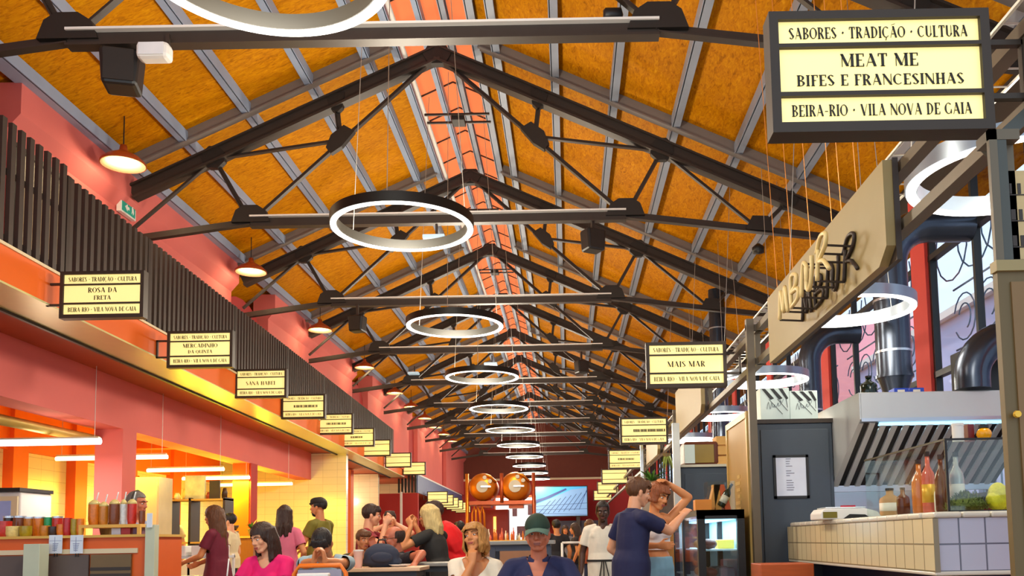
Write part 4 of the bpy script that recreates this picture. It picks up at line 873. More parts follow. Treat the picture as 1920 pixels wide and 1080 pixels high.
# ================================================================ stalls under the gallery
M_TUBEW = mat('warm_tube', (1, 1, 1), emit=(1.0, .88, .55), es=2.6, vary=0); M_TUBEC = mat('cool_tube', (1, 1, 1), emit=(.68, .88, 1.0), es=2.0, vary=0)
for k, (pa, pb, D, m, lab) in enumerate((((-30, 829), (188, 829), 12.0, M_TUBEC, 'cool white tube lamp over the orange counter'), ((105, 859), (314, 858), 14.3, M_TUBEW, 'warm tube lamp passing behind the pink pillar'), ((276, 882), (420, 880), 16.8, M_TUBEW, 'warm tube lamp, next after the pink pillar'), ((342, 898), (468, 895), 19.0, M_TUBEW, 'warm tube lamp ending at the orange pillar'), ((407, 909), (548, 908), 21.2, M_TUBEW, 'warm tube lamp passing behind the orange pillar'))):
    a, b = at(*pa, D), at(*pb, D); c = (a + b) / 2; o = empty('tube_lamp', c, lab, 'tube lamp', 'tube lamps in the gallery stalls'); a -= c; b -= c; a.y = b.y = 0; a.z = b.z = 0
    MB().tube([a, b], .034 if k else .048, 12).build('tube', m, o, smooth=True, auto=50)
    for q in (a * .9, b * .9): MB().tube([q, q + Vector((0, 0, 3.66 - c.z))], .004, 5).build('hanging_wire', M_WIRE, o)
    MB().bar(a * .98 + Vector((0, 0, .05)), b * .98 + Vector((0, 0, .05)), .05, .025).build('housing', M_CREAM, o)
    lamp('AREA', (0, 0, -.06), STALL_W * (2.2 if k > 2 else 1), (1.0, .78, .05) if k else (.9, .9, .85), abs(b.x - a.x), parent=o, size_y=.1)
    lamp('POINT', (0, 0, -.35), STALL_W * ((2.0 if k > 2 else .7) if k else .4), (1.0, .78, .03) if k else (1, .8, .6), .2, parent=o)
# further stall lights, plain globes
struct(MB().box((-9.8, 33.5, 3.66), (-6.3, Y1, 3.9)).build('ceiling_far_stalls', M_SOFF))
for y in (27.5, 31, 35, 40, 45):
    o = empty('globe_lamp', (lx(-7.4, y) + .6, y, 2.9), '%s globe lamp in the far gallery stalls' % ORD[int((y - 27) / 4)], 'globe lamp', 'globe lamps in the far stalls'); MB().ell((0, 0, 0), .1).build('globe', M_BULB, o, smooth=True); MB().tube([(0, 0, .1), (0, 0, .8)], .006, 5).build('cord', M_BLACK, o); lamp('POINT', (0, 0, -.15), STALL_W * 1.2, (1, .8, .45), .15, parent=o)
tag(MB().tube([at(-60, 774, 10.4), at(120, 812, 12.4), at(225, 834, 13.8)], .07, 12).build('ceiling_duct', mat('straw_duct', rgb(206, 178, 90), .4, .3), smooth=True), 'straw coloured round duct under the stall ceiling', 'duct')
struct(MB().box((-9.6, 9.0, 3.2), (-6.9, 9.3, 3.66)).build('beam_4', M_SOFF))
struct(MB().box((-9.6, 18.2, 3.2), (-7.25, 18.5, 3.66)).build('beam_5', M_ORANGE))

# orange snack counter
M_CNT = mat('orange_counter_front', rgb(226, 96, 20), .5, vary=.06, scale=3); M_STRAW = mat('straw_wood', rgb(222, 176, 80), .5, vary=.1, stretch=(1, 6, 6)); M_GPAN = mat('grey_brown_panel', rgb(92, 78, 72), .5); M_LOUV = mat('louvre_brown', rgb(116, 92, 56), .5)
CY = 8.35
cr = at(276, 1005, CY).x; cl = -6.3
o = empty('snack_counter', (cl, CY, 0), 'orange snack counter with dark lower panels by the pink pillar', 'counter'); W = cr - cl
MB().box((0, 0, 0), (W, .75, 1.25)).build('body', M_CNT, o); MB().box((-.05, -.04, 1.25), (W + .02, .8, 1.275)).build('worktop', M_STRAW, o)
MB().box((.0, -.02, 1.1), (W - .08, 0, 1.145)).build('cream_rail', M_CREAM, o)
for i, (a, b, m) in enumerate(((.05, .7, M_GPAN), (.75, 1.2, M_GPAN), (1.34, 1.78, M_GPAN), (1.8, 2.18, M_LOUV))):
    MB().box((a, -.03, .1), (b, -.005, 1.09)).build('lower_panel', m, o)
mb = MB()
for i in range(14): mb.box((1.8, -.036, .16 + i * .06), (2.18, -.03, .19 + i * .06))
mb.build('louvre_slats', M_DARK, o)
# raised wooden shelf on the counter
xa = at(158, 990, CY + .2).x; xb = at(272, 990, CY + .2).x
o = empty('counter_shelf', (xa, CY + .1, 1.275), 'small straw wood shelf raised on the orange counter', 'shelf'); MB().box((0, 0, .07), (xb - xa, .35, .1)).build('board', M_STRAW, o)
for x in (0, xb - xa - .03): MB().box((x, 0, 0), (x + .03, .03, .07)).build('support', M_STRAW, o)
M_POSTG = mat('pale_green_post', rgb(196, 204, 178), .5, vary=.08)
for px, wd, D, top, lab in ((60, .15, 8.1, 1.2, 'pale green square post in front of the orange counter'), (281, .09, 8.2, 1.36, 'pale post with a notice at the corner of the orange counter')):
    p = at(px, 1000, D); tag(MB().box((p.x - wd / 2, D, 0), (p.x + wd / 2, D + wd, top)).build('counter_post', M_POSTG, bevel=.004), lab, 'post')
M_PAPER = mat('blueish_paper', rgb(222, 234, 250), .6); M_PRN = mat('blue_grey_print', rgb(150, 160, 190), .6)
def notice(a, b, y, label, k):
    p, q = at(a[0], a[1], y), at(b[0], b[1], y); o = empty('paper_notice', p, label, 'notice', 'paper notices on the counter'); w_, h_ = q.x - p.x, q.z - p.z
    MB().box((0, 0, 0), (w_, .006, h_)).build('sheet', M_PAPER, o); mb = MB(); mb.box((w_ * .06, -.003, h_ * .68), (w_ * .94, 0, h_ * .70))
    for i in range(5): mb.box((w_ * (.3 - .02 * i * k), -.003, h_ * (.15 + .09 * i)), (w_ * (.6 + .03 * i), 0, h_ * (.19 + .09 * i)))
    mb.bar((w_ * .45, -.002, h_ * .1), (w_ * .45, -.002, h_ * .9), .005, .003); mb.build('print', M_PRN, o)
    for xx in (.4, .6): MB().box((w_ * xx, .0, -.03), (w_ * xx + .008, .006, 0)).build('clip', M_BLACK, o)
notice((91, 1038), (117, 1003), CY - .046, 'printed notice on the orange counter, beside the pale green post', 0); notice((131, 1038), (156, 1003), CY - .046, 'printed notice on the orange counter below the dried fruit jars', 1)
p, q = at(275, 985, 8.17), at(285, 962, 8.17); tag(MB().box((p.x, 8.17, p.z - .02), (q.x, 8.185, q.z)).build('post_notice', M_PAPER), 'small notice fixed on the corner post of the orange counter', 'notice')
MJ = {k: mat('jar_' + k, c, .3, vary=.35, scale=40, coat=.3) for k, c in dict(red=rgb(190, 40, 24), brown=rgb(120, 60, 20), nut=rgb(196, 124, 30), green=rgb(20, 160, 90), olive=rgb(160, 140, 20), dark=rgb(50, 30, 24), crim=rgb(180, 20, 30), amber=rgb(214, 120, 20), pale=rgb(228, 206, 130), clear=rgb(214, 226, 224)).items()}
# jars, cups and tubs on the counter
def tub(px, py, D, w_, h_, m, label, z=None, lidm=None, kind='food_jar', grp='jars and tubs on the orange counter'):
    p = at(px, py, D); o = empty(kind, (p.x, D, z if z is not None else p.z), label, kind.split('_')[1], grp)
    MB().lathe([(w_ * .42, 0), (w_ * .5, h_ * .3), (w_ * .5, h_), (w_ * .46, h_), (w_ * .4, h_ * .9), (0, h_ * .88)], n=18).build('jar_body', m, o, smooth=True, auto=45)
    if kind == 'drink_jug' and h_ > .15:
        MB().lathe([(w_ * .5, h_), (w_ * .46, h_ + .02), (w_ * .2, h_ + .045), (0, h_ + .05)], n=18).build('foam_top', MJ['pale'], o, smooth=True); MB().tube([(0, 0, h_ * .9), (w_ * .35, 0, h_ + .12)], .006, 6).build('straw', MJ['clear'], o, smooth=True)
    if lidm: MB().lathe([(w_ * .52, h_), (w_ * .52, h_ * 1.1), (0, h_ * 1.12)], n=18).build('lid', lidm, o)
    return o
zt = 1.276
for k, (px, w_, h_, c, lab) in enumerate(((8, .13, .15, 'red', 'red pepper tub at the far end of the orange counter'), (24, .13, .1, 'pale', 'wide pale tub in the front row of the orange counter'), (48, .11, .1, 'olive', 'olive tub in the front row of the orange counter'), (84, .09, .1, 'nut', 'tub of mixed nuts in the front row by the green cup'), (100, .09, .09, 'dark', 'dark date tub in the front row above the first notice'), (114, .08, .11, 'amber', 'amber tub behind the first notice'), (126, .08, .17, 'crim', 'tall crimson jar between the two notices'), (139, .07, .16, 'olive', 'tall olive jar above the second notice'), (150, .07, .16, 'amber', 'tall amber jar above the second notice'))):
    tub(px, 1004, CY + .16, w_, h_, MJ[c], lab, zt)
for k, (px, w_, h_, c, lab) in enumerate(((16, .1, .19, 'dark', 'dark jar in the back row of the orange counter'), (36, .12, .19, 'brown', 'brown jar of berries in the back row of the orange counter'), (54, .1, .18, 'nut', 'jar of nuts in the back row of the orange counter'), (72, .11, .18, 'amber', 'amber jar in the back row before the green cup'), (90, .08, .19, 'green', 'bright green paper cup among the jars'), (107, .1, .18, 'red', 'red jar with wire clip in the back row'))):
    tub(px, 1000, CY + .45, w_, h_, MJ[c], lab, zt, M_SSTEEL if c != 'green' else None)
for k, (px, w_, h_, c, lab) in enumerate(((176, .11, .2, 'amber', 'juice jug with amber drink on the raised shelf'), (194, .09, .18, 'nut', 'cup of amber drink on the raised shelf'), (214, .1, .2, 'brown', 'brown drink jug on the raised shelf'), (231, .06, .2, 'clear', 'clear wrapped bottle on the raised shelf'), (247, .09, .2, 'red', 'red drink jug in front of the vendor'), (266, .06, .13, 'brown', 'short brown tin at the end of the raised shelf'))):
    tub(px, 985, CY + .27, w_, h_, MJ[c], lab, 1.376, kind='drink_jug', grp='jugs on the raised shelf')
for k, (px, c) in enumerate(((222, 'white'), (240, 'red'), (262, 'plum'))):
    p = at(px, 1000, CY + .25); tag(MB().box((p.x - .045, CY + .2, zt), (p.x + .045, CY + .3, zt + .065)).build('snack_pack', mat('pack_' + c, {'white': rgb(224, 226, 240), 'red': rgb(190, 40, 40), 'plum': rgb(100, 60, 90)}[c], .4), bevel=.006), '%s snack pack under the raised shelf' % c, 'snack pack')
p = at(195, 958, 8.9); leaves_plant('potted_plant', (p.x, 8.95, 1.41), 22, .3, .9, M_LEAFD, 'leafy dark green plant behind the drink jugs', False, True, 9)
o = bpy.data.objects['potted_plant']
# things behind the counter
o = empty('white_freezer', (-8.2, 11.4, 0), 'white freezer unit with framed blue screen behind the orange counter', 'freezer'); MB().box((0, 0, 0), (1.1, .7, 1.9)).build('body', M_WHITE, o, bevel=.02); p = (0, 0, 0)
MB().box((.55, -.03, 1.15), (1.08, 0, 1.84)).build('screen_frame', M_CREAM, o); MB().box((.6, -.036, 1.2), (1.0, -.028, 1.78)).build('screen', mat('lilac_screen', rgb(140, 150, 190), .2, emit=rgb(120, 130, 180), es=.25), o)
MB().box((-.02, -.05, 1.9), (1.12, .7, 1.95)).build('top_tray', M_BLACK, o)
o = empty('back_cabinet', (-7.6, 14.4, 0), 'tall pale cabinet with narrow doors behind the orange counter', 'cabinet'); MB().box((0, 0, .05), (.9, .5, 2.3)).build('body', mat('pale_tan', rgb(226, 206, 160), .5), o); MB().box((.02, -.02, .08), (.43, 0, 2.27)).build('door', M_CREAM, o); MB().box((.46, -.02, .08), (.88, 0, 2.27)).build('door', M_CREAM, o); MB().box((.02, .02, 0), (.88, .48, .05)).build('plinth', M_BLACK, o)
# middle stall: white display shelf, goods, plants, bowls
o = empty('display_shelf', (-7.0, 15.4, 0), 'dark framed display shelf with goods behind the long haired woman', 'shelf')
for z in (1.2, 1.95): MB().box((0, 0, z), (1.0, .4, z + .03)).build('board', M_STRAW, o)
for x in (0, .36, .96): MB().box((x, 0, 0), (x + .04, .4, 2.0)).build('upright', M_DARK, o)
MB().box((0, .0, 0), (1.0, .38, .9)).build('base_cabinet', M_WHITE, o)
rnd = random.Random(21)
for i in range(7):
    x = -6.93 + i * .14; h_ = rnd.uniform(.1, .22); c = [rgb(240, 230, 180), rgb(224, 200, 120), rgb(60, 70, 40), rgb(236, 236, 220), rgb(200, 90, 60), rgb(240, 214, 60), rgb(90, 60, 30)][i]
    tag(MB().lathe([(.045, 0), (.05, h_ * .6), (.03, h_), (0, h_)], n=14).build('shelf_jar', mat('shelf_jar_%d' % i, c, .4), loc=(x, 15.6, 1.98), smooth=True), '%s small jar along the top of the dark display shelf' % ORD[i], 'jar', 'jars on the display shelf top')
tag(MB().box((-6.75, 15.5, 1.98), (-6.4, 15.54, 2.4)).build('picture_board', mat('cow_print', rgb(232, 220, 160), .6, vary=.6, scale=6)), 'patterned cream board standing on the display shelf', 'board')
tag(MB().box((-6.3, 15.45, 1.98), (-6.12, 15.48, 2.3)).build('small_picture', M_DARK), 'small dark framed picture on the display shelf', 'picture')
o = empty('juice_dispenser', (-6.2, 15.0, 1.23), 'glowing yellow juice dispenser on the display shelf', 'dispenser'); o.location = (-6.25, 15.6, 1.23); MB().lathe([(.09, 0), (.1, .05), (.1, .38), (0, .38)], n=18).build('tank', mat('yellow_juice', rgb(250, 220, 20), .2), o, smooth=True); MB().lathe([(.12, .38), (.13, .42), (.13, .6), (0, .6)], n=18).build('lid', M_CREAM, o, smooth=True, auto=40)
o = empty('back_counter', (-6.9, 17.6, 0), 'wooden back counter with bowls and plant beside the orange pillar', 'counter'); MB().box((0, 0, 0), (.62, 1.2, 1.3)).build('body', mat('brown_wood', rgb(150, 90, 40), .5, vary=.15, stretch=(6, 6, 1)), o); MB().box((-.03, -.03, 1.3), (.65, 1.23, 1.34)).build('worktop', M_STRAW, o)
for i, z in enumerate((1.345, 1.46)): tag(MB().lathe([(.05, 0), (.09, .06), (.1, .1), (.09, .1), (.05, .03), (0, .025)], n=18).build('bowl', M_DARK, loc=(-6.75, 17.8, z), smooth=True), ('lower' if i == 0 else 'upper') + ' dark bowl of the pair on the back counter', 'bowl', 'dark bowls')
leaves_plant('potted_plant', (-6.4, 17.8, 1.48), 20, .34, .5, M_LEAFD, 'upright spiky plant in a green pot on the back counter', False, True, 12)
# red writing on the yellow cross wall
mb = MB(); S = smooth_path([(0, 0), (.08, .16), (.14, .0), (.2, .12), (.3, .1), (.26, .22), (.36, -.02), (.46, .1), (.5, .24), (.56, .04), (.66, .12), (.7, -.05), (.95, -.22)])
mb.tube([(-9.58, 20.6 - a * 2.0, 2.42 + b * 1.3) for a, b in S], .02, 6); tag(mb.build('wall_script', mat('red_script', rgb(206, 60, 40), .5), smooth=True), 'red handwritten script on the pale stall wall', 'wall lettering')
# white serving cart with crates behind the burgundy dress
o = empty('serving_cart', (-5.15, 10.9, 0), 'white wire serving cart with stacked trays beside the corner post', 'cart')
for z in (.3, .75, 1.0): MB().box((0, 0, z), (.85, .5, z + .03)).build('tray', mat('pale_blue_tray', rgb(214, 226, 232), .4), o)
for x in (0, .82):
    for y in (0, .47): MB().box((x, y, 0), (x + .03, y + .03, 1.05)).build('leg', M_WHITE, o)
for i in range(2): tag(MB().box((-5.1 + i * .42, 10.95, 1.03), (-4.75 + i * .42, 11.3, 1.16)).build('white_crate', M_WHITE, bevel=.01), '%s white food crate on the serving cart' % ORD[i], 'crate', 'white crates')
def table(name, x, y, w_, d_, h_, label, topm, legm, rz=0):
    o = empty(name, (x, y, 0), label, 'table', None, rz); MB().box((-w_ / 2, -d_ / 2, h_ - .035), (w_ / 2, d_ / 2, h_)).build('tabletop', topm, o, bevel=.006); MB().box((-w_ / 2 + .04, -d_ / 2 + .04, h_ - .09), (w_ / 2 - .04, d_ / 2 - .04, h_ - .035)).build('apron', legm, o)
    for a in (-1, 1):
        for b in (-1, 1): MB().box((a * (w_ / 2 - .06) - .025, b * (d_ / 2 - .06) - .025, 0), (a * (w_ / 2 - .06) + .025, b * (d_ / 2 - .06) + .025, h_ - .05)).build('leg', legm, o)
    return o
M_TT = mat('grey_tabletop', rgb(150, 148, 140), .35, vary=.05); M_TL = mat('black_table_leg', rgb(40, 42, 46), .5); M_TP = mat('peach_tabletop', rgb(232, 190, 150), .4)

# ================================================================ people
from mathutils import noise as mnoise
WORK = bpy.data.scenes.new('work')        # scratch scene for growing the figures, removed at the end
JOBS = []
def remesh(mb, vox, iters=3, cut=None, wrinkle=0.0, wf=9.0):
    """queue a closed-solid mesh to be fused into one continuous surface; link() receives the job"""
    me = mb.mesh('tmp'); o = bpy.data.objects.new('tmp', me); WORK.collection.objects.link(o)
    r = o.modifiers.new('r', 'REMESH'); r.mode = 'VOXEL'; r.voxel_size = vox; r.adaptivity = 0
    if iters: q = o.modifiers.new('s', 'SMOOTH'); q.factor = .5; q.iterations = iters
    return [o, cut, wrinkle, wf, None, None, None]
def link(job, name, m, parent):
    o = bpy.data.objects.new(name, bpy.data.meshes.new(name)); COL.objects.link(o)
    if parent: o.parent = parent
    job[4:7] = [o, name, m]; JOBS.append(job)
    return o
def grow_figures():
    with bpy.context.temp_override(scene=WORK, view_layer=WORK.view_layers[0]):
        dg = bpy.context.evaluated_depsgraph_get()
        fused = [bpy.data.meshes.new_from_object(j[0].evaluated_get(dg)) for j in JOBS]
    dead = []
    for (tmp, cut, wrinkle, wf, o, name, m), out in zip(JOBS, fused):
        if wrinkle:
            nrm = [v.normal.copy() for v in out.vertices]; cos = []
            for v, nv in zip(out.vertices, nrm):
                p = v.co; w_ = mnoise.noise(Vector((p.x * wf, p.y * wf, p.z * wf * .55))) + .5 * mnoise.noise(Vector((p.x * wf * 2.3, p.y * wf * 2.3, p.z * wf)))
                cos += list(p + nv * (w_ * wrinkle))
            out.vertices.foreach_set('co', cos)
        if cut:
            bm = bmesh.new(); bm.from_mesh(out)
            bmesh.ops.delete(bm, geom=[f for f in bm.faces if cut(f.calc_center_median())], context='FACES')
            rim = [v for v in bm.verts if v.is_boundary]
            for _ in range(10):                       # relax the cut edges into smooth hems
                nv = {}
                for v in rim:
                    nb = [e.other_vert(v).co for e in v.link_edges if e.is_boundary]
                    if len(nb) == 2: nv[v] = v.co * .5 + (nb[0] + nb[1]) * .25
                for v, c in nv.items(): v.co = c
            bm.to_mesh(out); bm.free()
        out.polygons.foreach_set('use_smooth', [True] * len(out.polygons)); out.name = name; out.materials.append(m)
        dead += [o.data, tmp, tmp.data]; o.data = out
    bpy.data.batch_remove(dead + [WORK])
def cap(mb, p0, p1, r0, r1, n=12):
    """tapered capsule"""
    p0, p1 = Vector(p0), Vector(p1); d = (p1 - p0).normalized(); P, R_ = [], []
    for a in (80, 55, 28): P.append(p0 - d * r0 * math.sin(math.radians(a))); R_.append(r0 * math.cos(math.radians(a)))
    P += [p0, p1]; R_ += [r0, r1]
    for a in (28, 55, 80): P.append(p1 + d * r1 * math.sin(math.radians(a))); R_.append(r1 * math.cos(math.radians(a)))
    return mb.tube(P, R_, n)
def ik(S, W, a, b, pole):
    d = W - S; L_ = min(d.length, (a + b) * .995); u = d.normalized(); W = S + u * L_
    x = (a * a - b * b + L_ * L_) / (2 * L_); h = math.sqrt(max(a * a - x * x, 0)); p = Vector(pole); p = (p - u * p.dot(u)).normalized()
    return S + u * x + p * h, W
SKIN = {'fair': rgb(232, 166, 126), 'tan': rgb(214, 138, 88), 'warm': rgb(222, 146, 90), 'brown': rgb(120, 66, 40), 'dark': rgb(74, 42, 28), 'ruddy': rgb(196, 112, 80)}
def skin_mat(k): return mat('skin_' + k, SKIN[k], .5, vary=.07, scale=12)
M_EYE = mat('eye_white', rgb(236, 230, 222), .2, vary=0); M_IRIS = mat('dark_iris', rgb(40, 26, 18), .15, vary=0)
def hair_mat(k, c): return mat('hair_' + k, c, .5, vary=.45, scale=9, stretch=(9, 9, 1.2), bump=.7)
def cloth(k, c, r=.8): return mat('cloth_' + k, c, r, vary=.1, scale=14, bump=.15)

def person(label, headpx, yaw, *, s=None, sex='m', skin='fair', sit=False, lean=0, side=0, twist=0, head=(0, 0, 0), armR=None, armL=None, hair=None, top=None, bottom=None, shoes=M_BLACK,
           face=True, vox=.009, cap_=None, brow=rgb(60, 40, 26), lip=rgb(176, 84, 72), cat='person', beard=None, glasses=None, kneel=0.0):
    D2R = math.radians; f_ = sex == 'f'
    Rt = Euler((D2R(-lean), D2R(side), D2R(twist)), 'XYZ').to_matrix()
    Rh = Euler((D2R(head[1]), D2R(head[2]), D2R(head[0])), 'XYZ').to_matrix()
    Rh = Matrix.Rotation(D2R(head[0]), 3, 'Z') @ Matrix.Rotation(D2R(head[1]), 3, 'X') @ Matrix.Rotation(D2R(head[2]), 3, 'Y')
    hu = .93 if not sit else .56
    neck0 = Rt @ Vector((0, 0, .50)); hc_rel = neck0 + (Rt @ Vector((0, .005, .055))) + Rh @ Vector((0, .015, .105))
    tgt = at(*headpx)
    if not sit:
        s = tgt.z / (hu + hc_rel.z); hip = Vector((0, 0, hu))
    else:
        s = s or (1.0 if not f_ else .95); hip = Vector((0, 0, tgt.z / s - hc_rel.z))
    hc = hip + hc_rel
    Rz = Matrix.Rotation(yaw, 3, 'Z'); off = Rz @ (hc * s)
    root_loc = Vector((tgt.x - off.x, tgt.y - off.y, 0))
    T = lambda p: hip + Rt @ Vector(p)
    Hd = lambda p: hc + Rh @ Vector(p)
    shw = .185 if not f_ else .16
    # joints
    J = {}
    for sd, arm in ((1, armR), (-1, armL)):
        S_ = T((sd * shw, -.01, .425)); arm = arm or {}
        Wt = arm.get('w'); W_ = Vector(Wt) if Wt is not None else Vector((sd * (shw + .07), .06, S_.z - .51))
        if arm.get('px'):                                   # wrist given where it shows
            Wp = at(*arm['px']); W_ = (Rz.transposed() @ (Wp - root_loc)) / s
        if arm.get('head'): W_ = Hd(arm['head'])
        E_, W_ = ik(S_, W_, .285, .255, arm.get('pole', (sd * .5, -.8, -.3)))
        J[sd] = (S_, E_, W_, arm)
    K = {}
    for sd in (1, -1):
        h_ = hip + Vector((sd * .088, 0, -.05))
        if sit: kn = h_ + Vector((sd * .07, .40, -.0)); an = Vector((sd * .15, .36, max(h_.z - .43, .09)))
        else: kn = Vector((sd * .095, .03 + kneel * (sd > 0), .49)); an = Vector((sd * .1, -.02, .085))
        K[sd] = (h_, kn, an)
    sc_ = lambda mb: [setattr(mb, 'v', [tuple(c * s for c in v) for v in mb.v])]
    # ---- body
    B = MB()
    hw = .16 if not f_ else .17
    secs = [(-.10, hw * .8, .1), (-.03, hw, .12), (.06, hw * .95, .115), (.15, .135 if not f_ else .118, .10), (.26, .155 if not f_ else .135, .112), (.36, .165 if not f_ else .14, .112), (.43, .14 if not f_ else .12, .085), (.475, .08, .06)]
    side_v = Rt @ Vector((1, 0, 0))
    B.loft([(T((0, 0, z)), a, b) for z, a, b in secs], side_v, 20)
    if f_:
        for sd in (1, -1): B.ell(T((sd * .07, .085, .31)), .06)
    else: cap(B, T((-.09, .06, .36)), T((.09, .06, .36)), .06, .06)
    cap(B, T((-shw * .55, -.01, .45)), T((-shw * .95, -.01, .425)), .05, .055); cap(B, T((shw * .55, -.01, .45)), T((shw * .95, -.01, .425)), .05, .055)
    cap(B, T((0, -.005, .44)), Hd((0, -.02, -.06)), .062 if not f_ else .052, .054 if not f_ else .045, 14)
    k = 1.0 if not f_ else .93
    for sd in (1, -1):
        S_, E_, W_, arm = J[sd]
        cap(B, S_, E_, .053 * k, .042 * k); cap(B, E_, E_ + (W_ - E_) * .35, .042 * k, .043 * k); cap(B, E_ + (W_ - E_) * .3, W_, .043 * k, .028 * k)
        d = Vector(arm['dir']) if arm.get('dir') else (W_ - E_).normalized()
        if arm.get('dirh'): d = Rh @ Vector(arm['dirh'])
        d.normalize()
        n_ = Vector(arm.get('palm', (-sd, .2, 0))); n_ = (n_ - d * n_.dot(d)).normalized(); th = d.cross(n_) * sd
        curl = arm.get('curl', 28)
        B.loft([(W_ - d * .01, .028, .02), (W_ + d * .03, .036, .018), (W_ + d * .07, .04, .016), (W_ + d * .092, .036, .012)], th, 12)
        for i, (o_, L_) in enumerate(((.030, .072), (.010, .08), (-.011, .075), (-.031, .058))):
            p = W_ + d * .085 + th * o_; ang = 0
            for j, (fr, rr) in enumerate(((.42, .0088), (.32, .008), (.26, .007))):
                ang += D2R(curl * (.7 if j == 0 else 1.0) * (1 + .06 * i)); q = p + (d * math.cos(ang) + n_ * math.sin(ang)) * (L_ * fr); cap(B, p, q, rr, rr * .92, 8); p = q
        p = W_ + d * .025 + th * .026; q = p + (d * .6 + th * .62 + n_ * .35).normalized() * .042; cap(B, p, q, .012, .0105, 8)
        r2 = q + (d * .85 + th * .2 + n_ * .5).normalized() * .032; cap(B, q, r2, .0098, .008, 8)
        h_, kn, an = K[sd]
        cap(B, h_, kn, .082, .055); cap(B, kn, kn + (an - kn) * .35, .052, .056); cap(B, kn + (an - kn) * .3, an, .056, .036)
        cap(B, an + Vector((0, -.03, -.045)), an + Vector((sd * .02, .15, -.06)), .036, .028)
    # ---- head
    fw = 1.0 if not f_ else .94
    B.ell(Hd((0, -.014, .034)), (.076, .096, .09), Rh, 20, 14); B.ell(Hd((0, .028, -.028)), (.063 * fw, .063, .084), Rh, 18, 12)
    B.ell(Hd((0, .058, -.098)), (.030 * fw, .028, .022), Rh)
    for sd in (1, -1):
        cap(B, Hd((sd * .055 * fw, .0, -.05)), Hd((sd * .02, .055, -.098)), .022, .02)
        B.ell(Hd((sd * .038, .06, -.026)), (.026, .024, .024), Rh)
        cap(B, Hd((sd * .012, .086, .026)), Hd((sd * .05, .068, .024)), .0125, .011, 8)
        B.ell(Hd((sd * .079, -.008, -.012)), (.010, .02, .033), Rh @ Matrix.Rotation(D2R(sd * 14), 3, 'Z'), 10, 8)
        B.ell(Hd((sd * .013, .093, -.034)), (.010, .012, .009), Rh, 8, 6)
    cap(B, Hd((0, .086, .016)), Hd((0, .106, -.028)), .0095, .0135, 10)
    cap(B, Hd((-.02, .083, -.062)), Hd((.02, .083, -.062)), .011, .011, 8); cap(B, Hd((-.016, .083, -.074)), Hd((.016, .083, -.074)), .0105, .0105, 8)
    sc_(B)
    body = link(remesh(B, vox, 2), 'person', skin_mat(skin), None)
    body.location = root_loc; body.rotation_euler = (0, 0, yaw); tag(body, label, cat)
    if face:
        for sd in (1, -1):
            m1 = MB().ell(Hd((sd * .031, .0775, .002)), (.0125, .0115, .0066), Rh, 12, 8); sc_(m1); e_ = m1.build('eye', M_EYE, body, smooth=True)
            m1 = MB().ell(Hd((sd * .031, .0865, .002)), (.0056, .0035, .0058), Rh, 10, 6); sc_(m1); m1.build('iris', M_IRIS, e_, smooth=True)
            m1 = MB(); cap(m1, Hd((sd * .014, .098, .024)), Hd((sd * .034, .093, .031)), .0045, .0045, 6); cap(m1, Hd((sd * .034, .093, .031)), Hd((sd * .054, .078, .025)), .0045, .003, 6); sc_(m1); m1.build('eyebrow', mat('brow_%d' % int(brow[0] * 999), brow, .8), body, smooth=True)
        m1 = MB(); cap(m1, Hd((-.019, .091, -.063)), Hd((.019, .091, -.063)), .0055, .0055, 8); cap(m1, Hd((-.014, .092, -.072)), Hd((.014, .092, -.072)), .0055, .0055, 8); sc_(m1); m1.build('lips', mat('lips_%d' % int(lip[0] * 999), lip, .45), body, smooth=True)
    # ---- hair
    if hair:
        kind, hm = hair[0], hair[1]; Hh = MB(); inv = Rh.transposed(); rn = random.Random(len(label))
        ks = MB()
        g = .010 if kind in ('short', 'crop') else .018
        Hh.ell(Hd((0, -.016, .036)), (.076 + g, .097 + g, .09 + g), Rh, 22, 14)
        if kind == 'crop': cutf = lambda q: (q.y > .035 and q.z < .07) or q.z < -.03 or (abs(q.x) > .05 and q.z < -.005)
        elif kind == 'bald': cutf = lambda q: q.z > .075 - .0 * q.y or q.y > .0 or q.z < -.045
        elif kind == 'short':
            for i in range(26): 
                a = rn.uniform(-1.2, 1.2); P = Hd((.06 * math.sin(a), .045 + .02 * math.cos(a), .105)); cap(Hh, P, Hd((.078 * math.sin(a) + rn.uniform(-.012, .012), .06 + .036 * math.cos(a), .062 + rn.uniform(-.015, .015))), .014, .008, 7)
            cutf = lambda q: (q.y > .04 and q.z < .045) or q.z < -.055 or (abs(q.x) > .045 and q.z < -.01 and q.y > -.03)
        else:
            ln = hair[2] if len(hair) > 2 else .3; wv_ = hair[3] if len(hair) > 3 else .0
            for i in range(46):
                a = -PI * .5 + (i / 45 - .5) * PI * 1.5; r0 = Vector((.084 * math.cos(a), -.02 + .1 * math.sin(a), .06))
                if abs(a + PI / 2) > 2.0 and kind == 'long': continue
                jit = lambda: rn.uniform(-.012, .012); e_ = ln * rn.uniform(.82, 1.0); px_ = r0.x * 1.05
                q0, q1 = Hd(r0), Hd((px_ + jit() * wv_ * 3, r0.y * 1.06 - .005, -.04)); q2 = q1 + Vector((jit() * (1 + wv_), -.02 + jit(), -(e_ - .1) * .5)); q3 = q2 + Vector((jit() * (1 + 2 * wv_), .0 + jit(), -(e_ - .1) * .5))
                if kind == 'bob': q2 = Hd((px_ * 1.02 + jit(), r0.y * 1.05, -.04 - (e_ - .1) * .5)); q3 = Hd((px_ * .86 + jit(), r0.y * .9 + jit(), -.04 - (e_ - .1)))
                cap(Hh, q0, q1, .02, .02, 8); cap(Hh, q1, q2, .02, .019, 8); cap(Hh, q2, q3, .019, .011, 8)
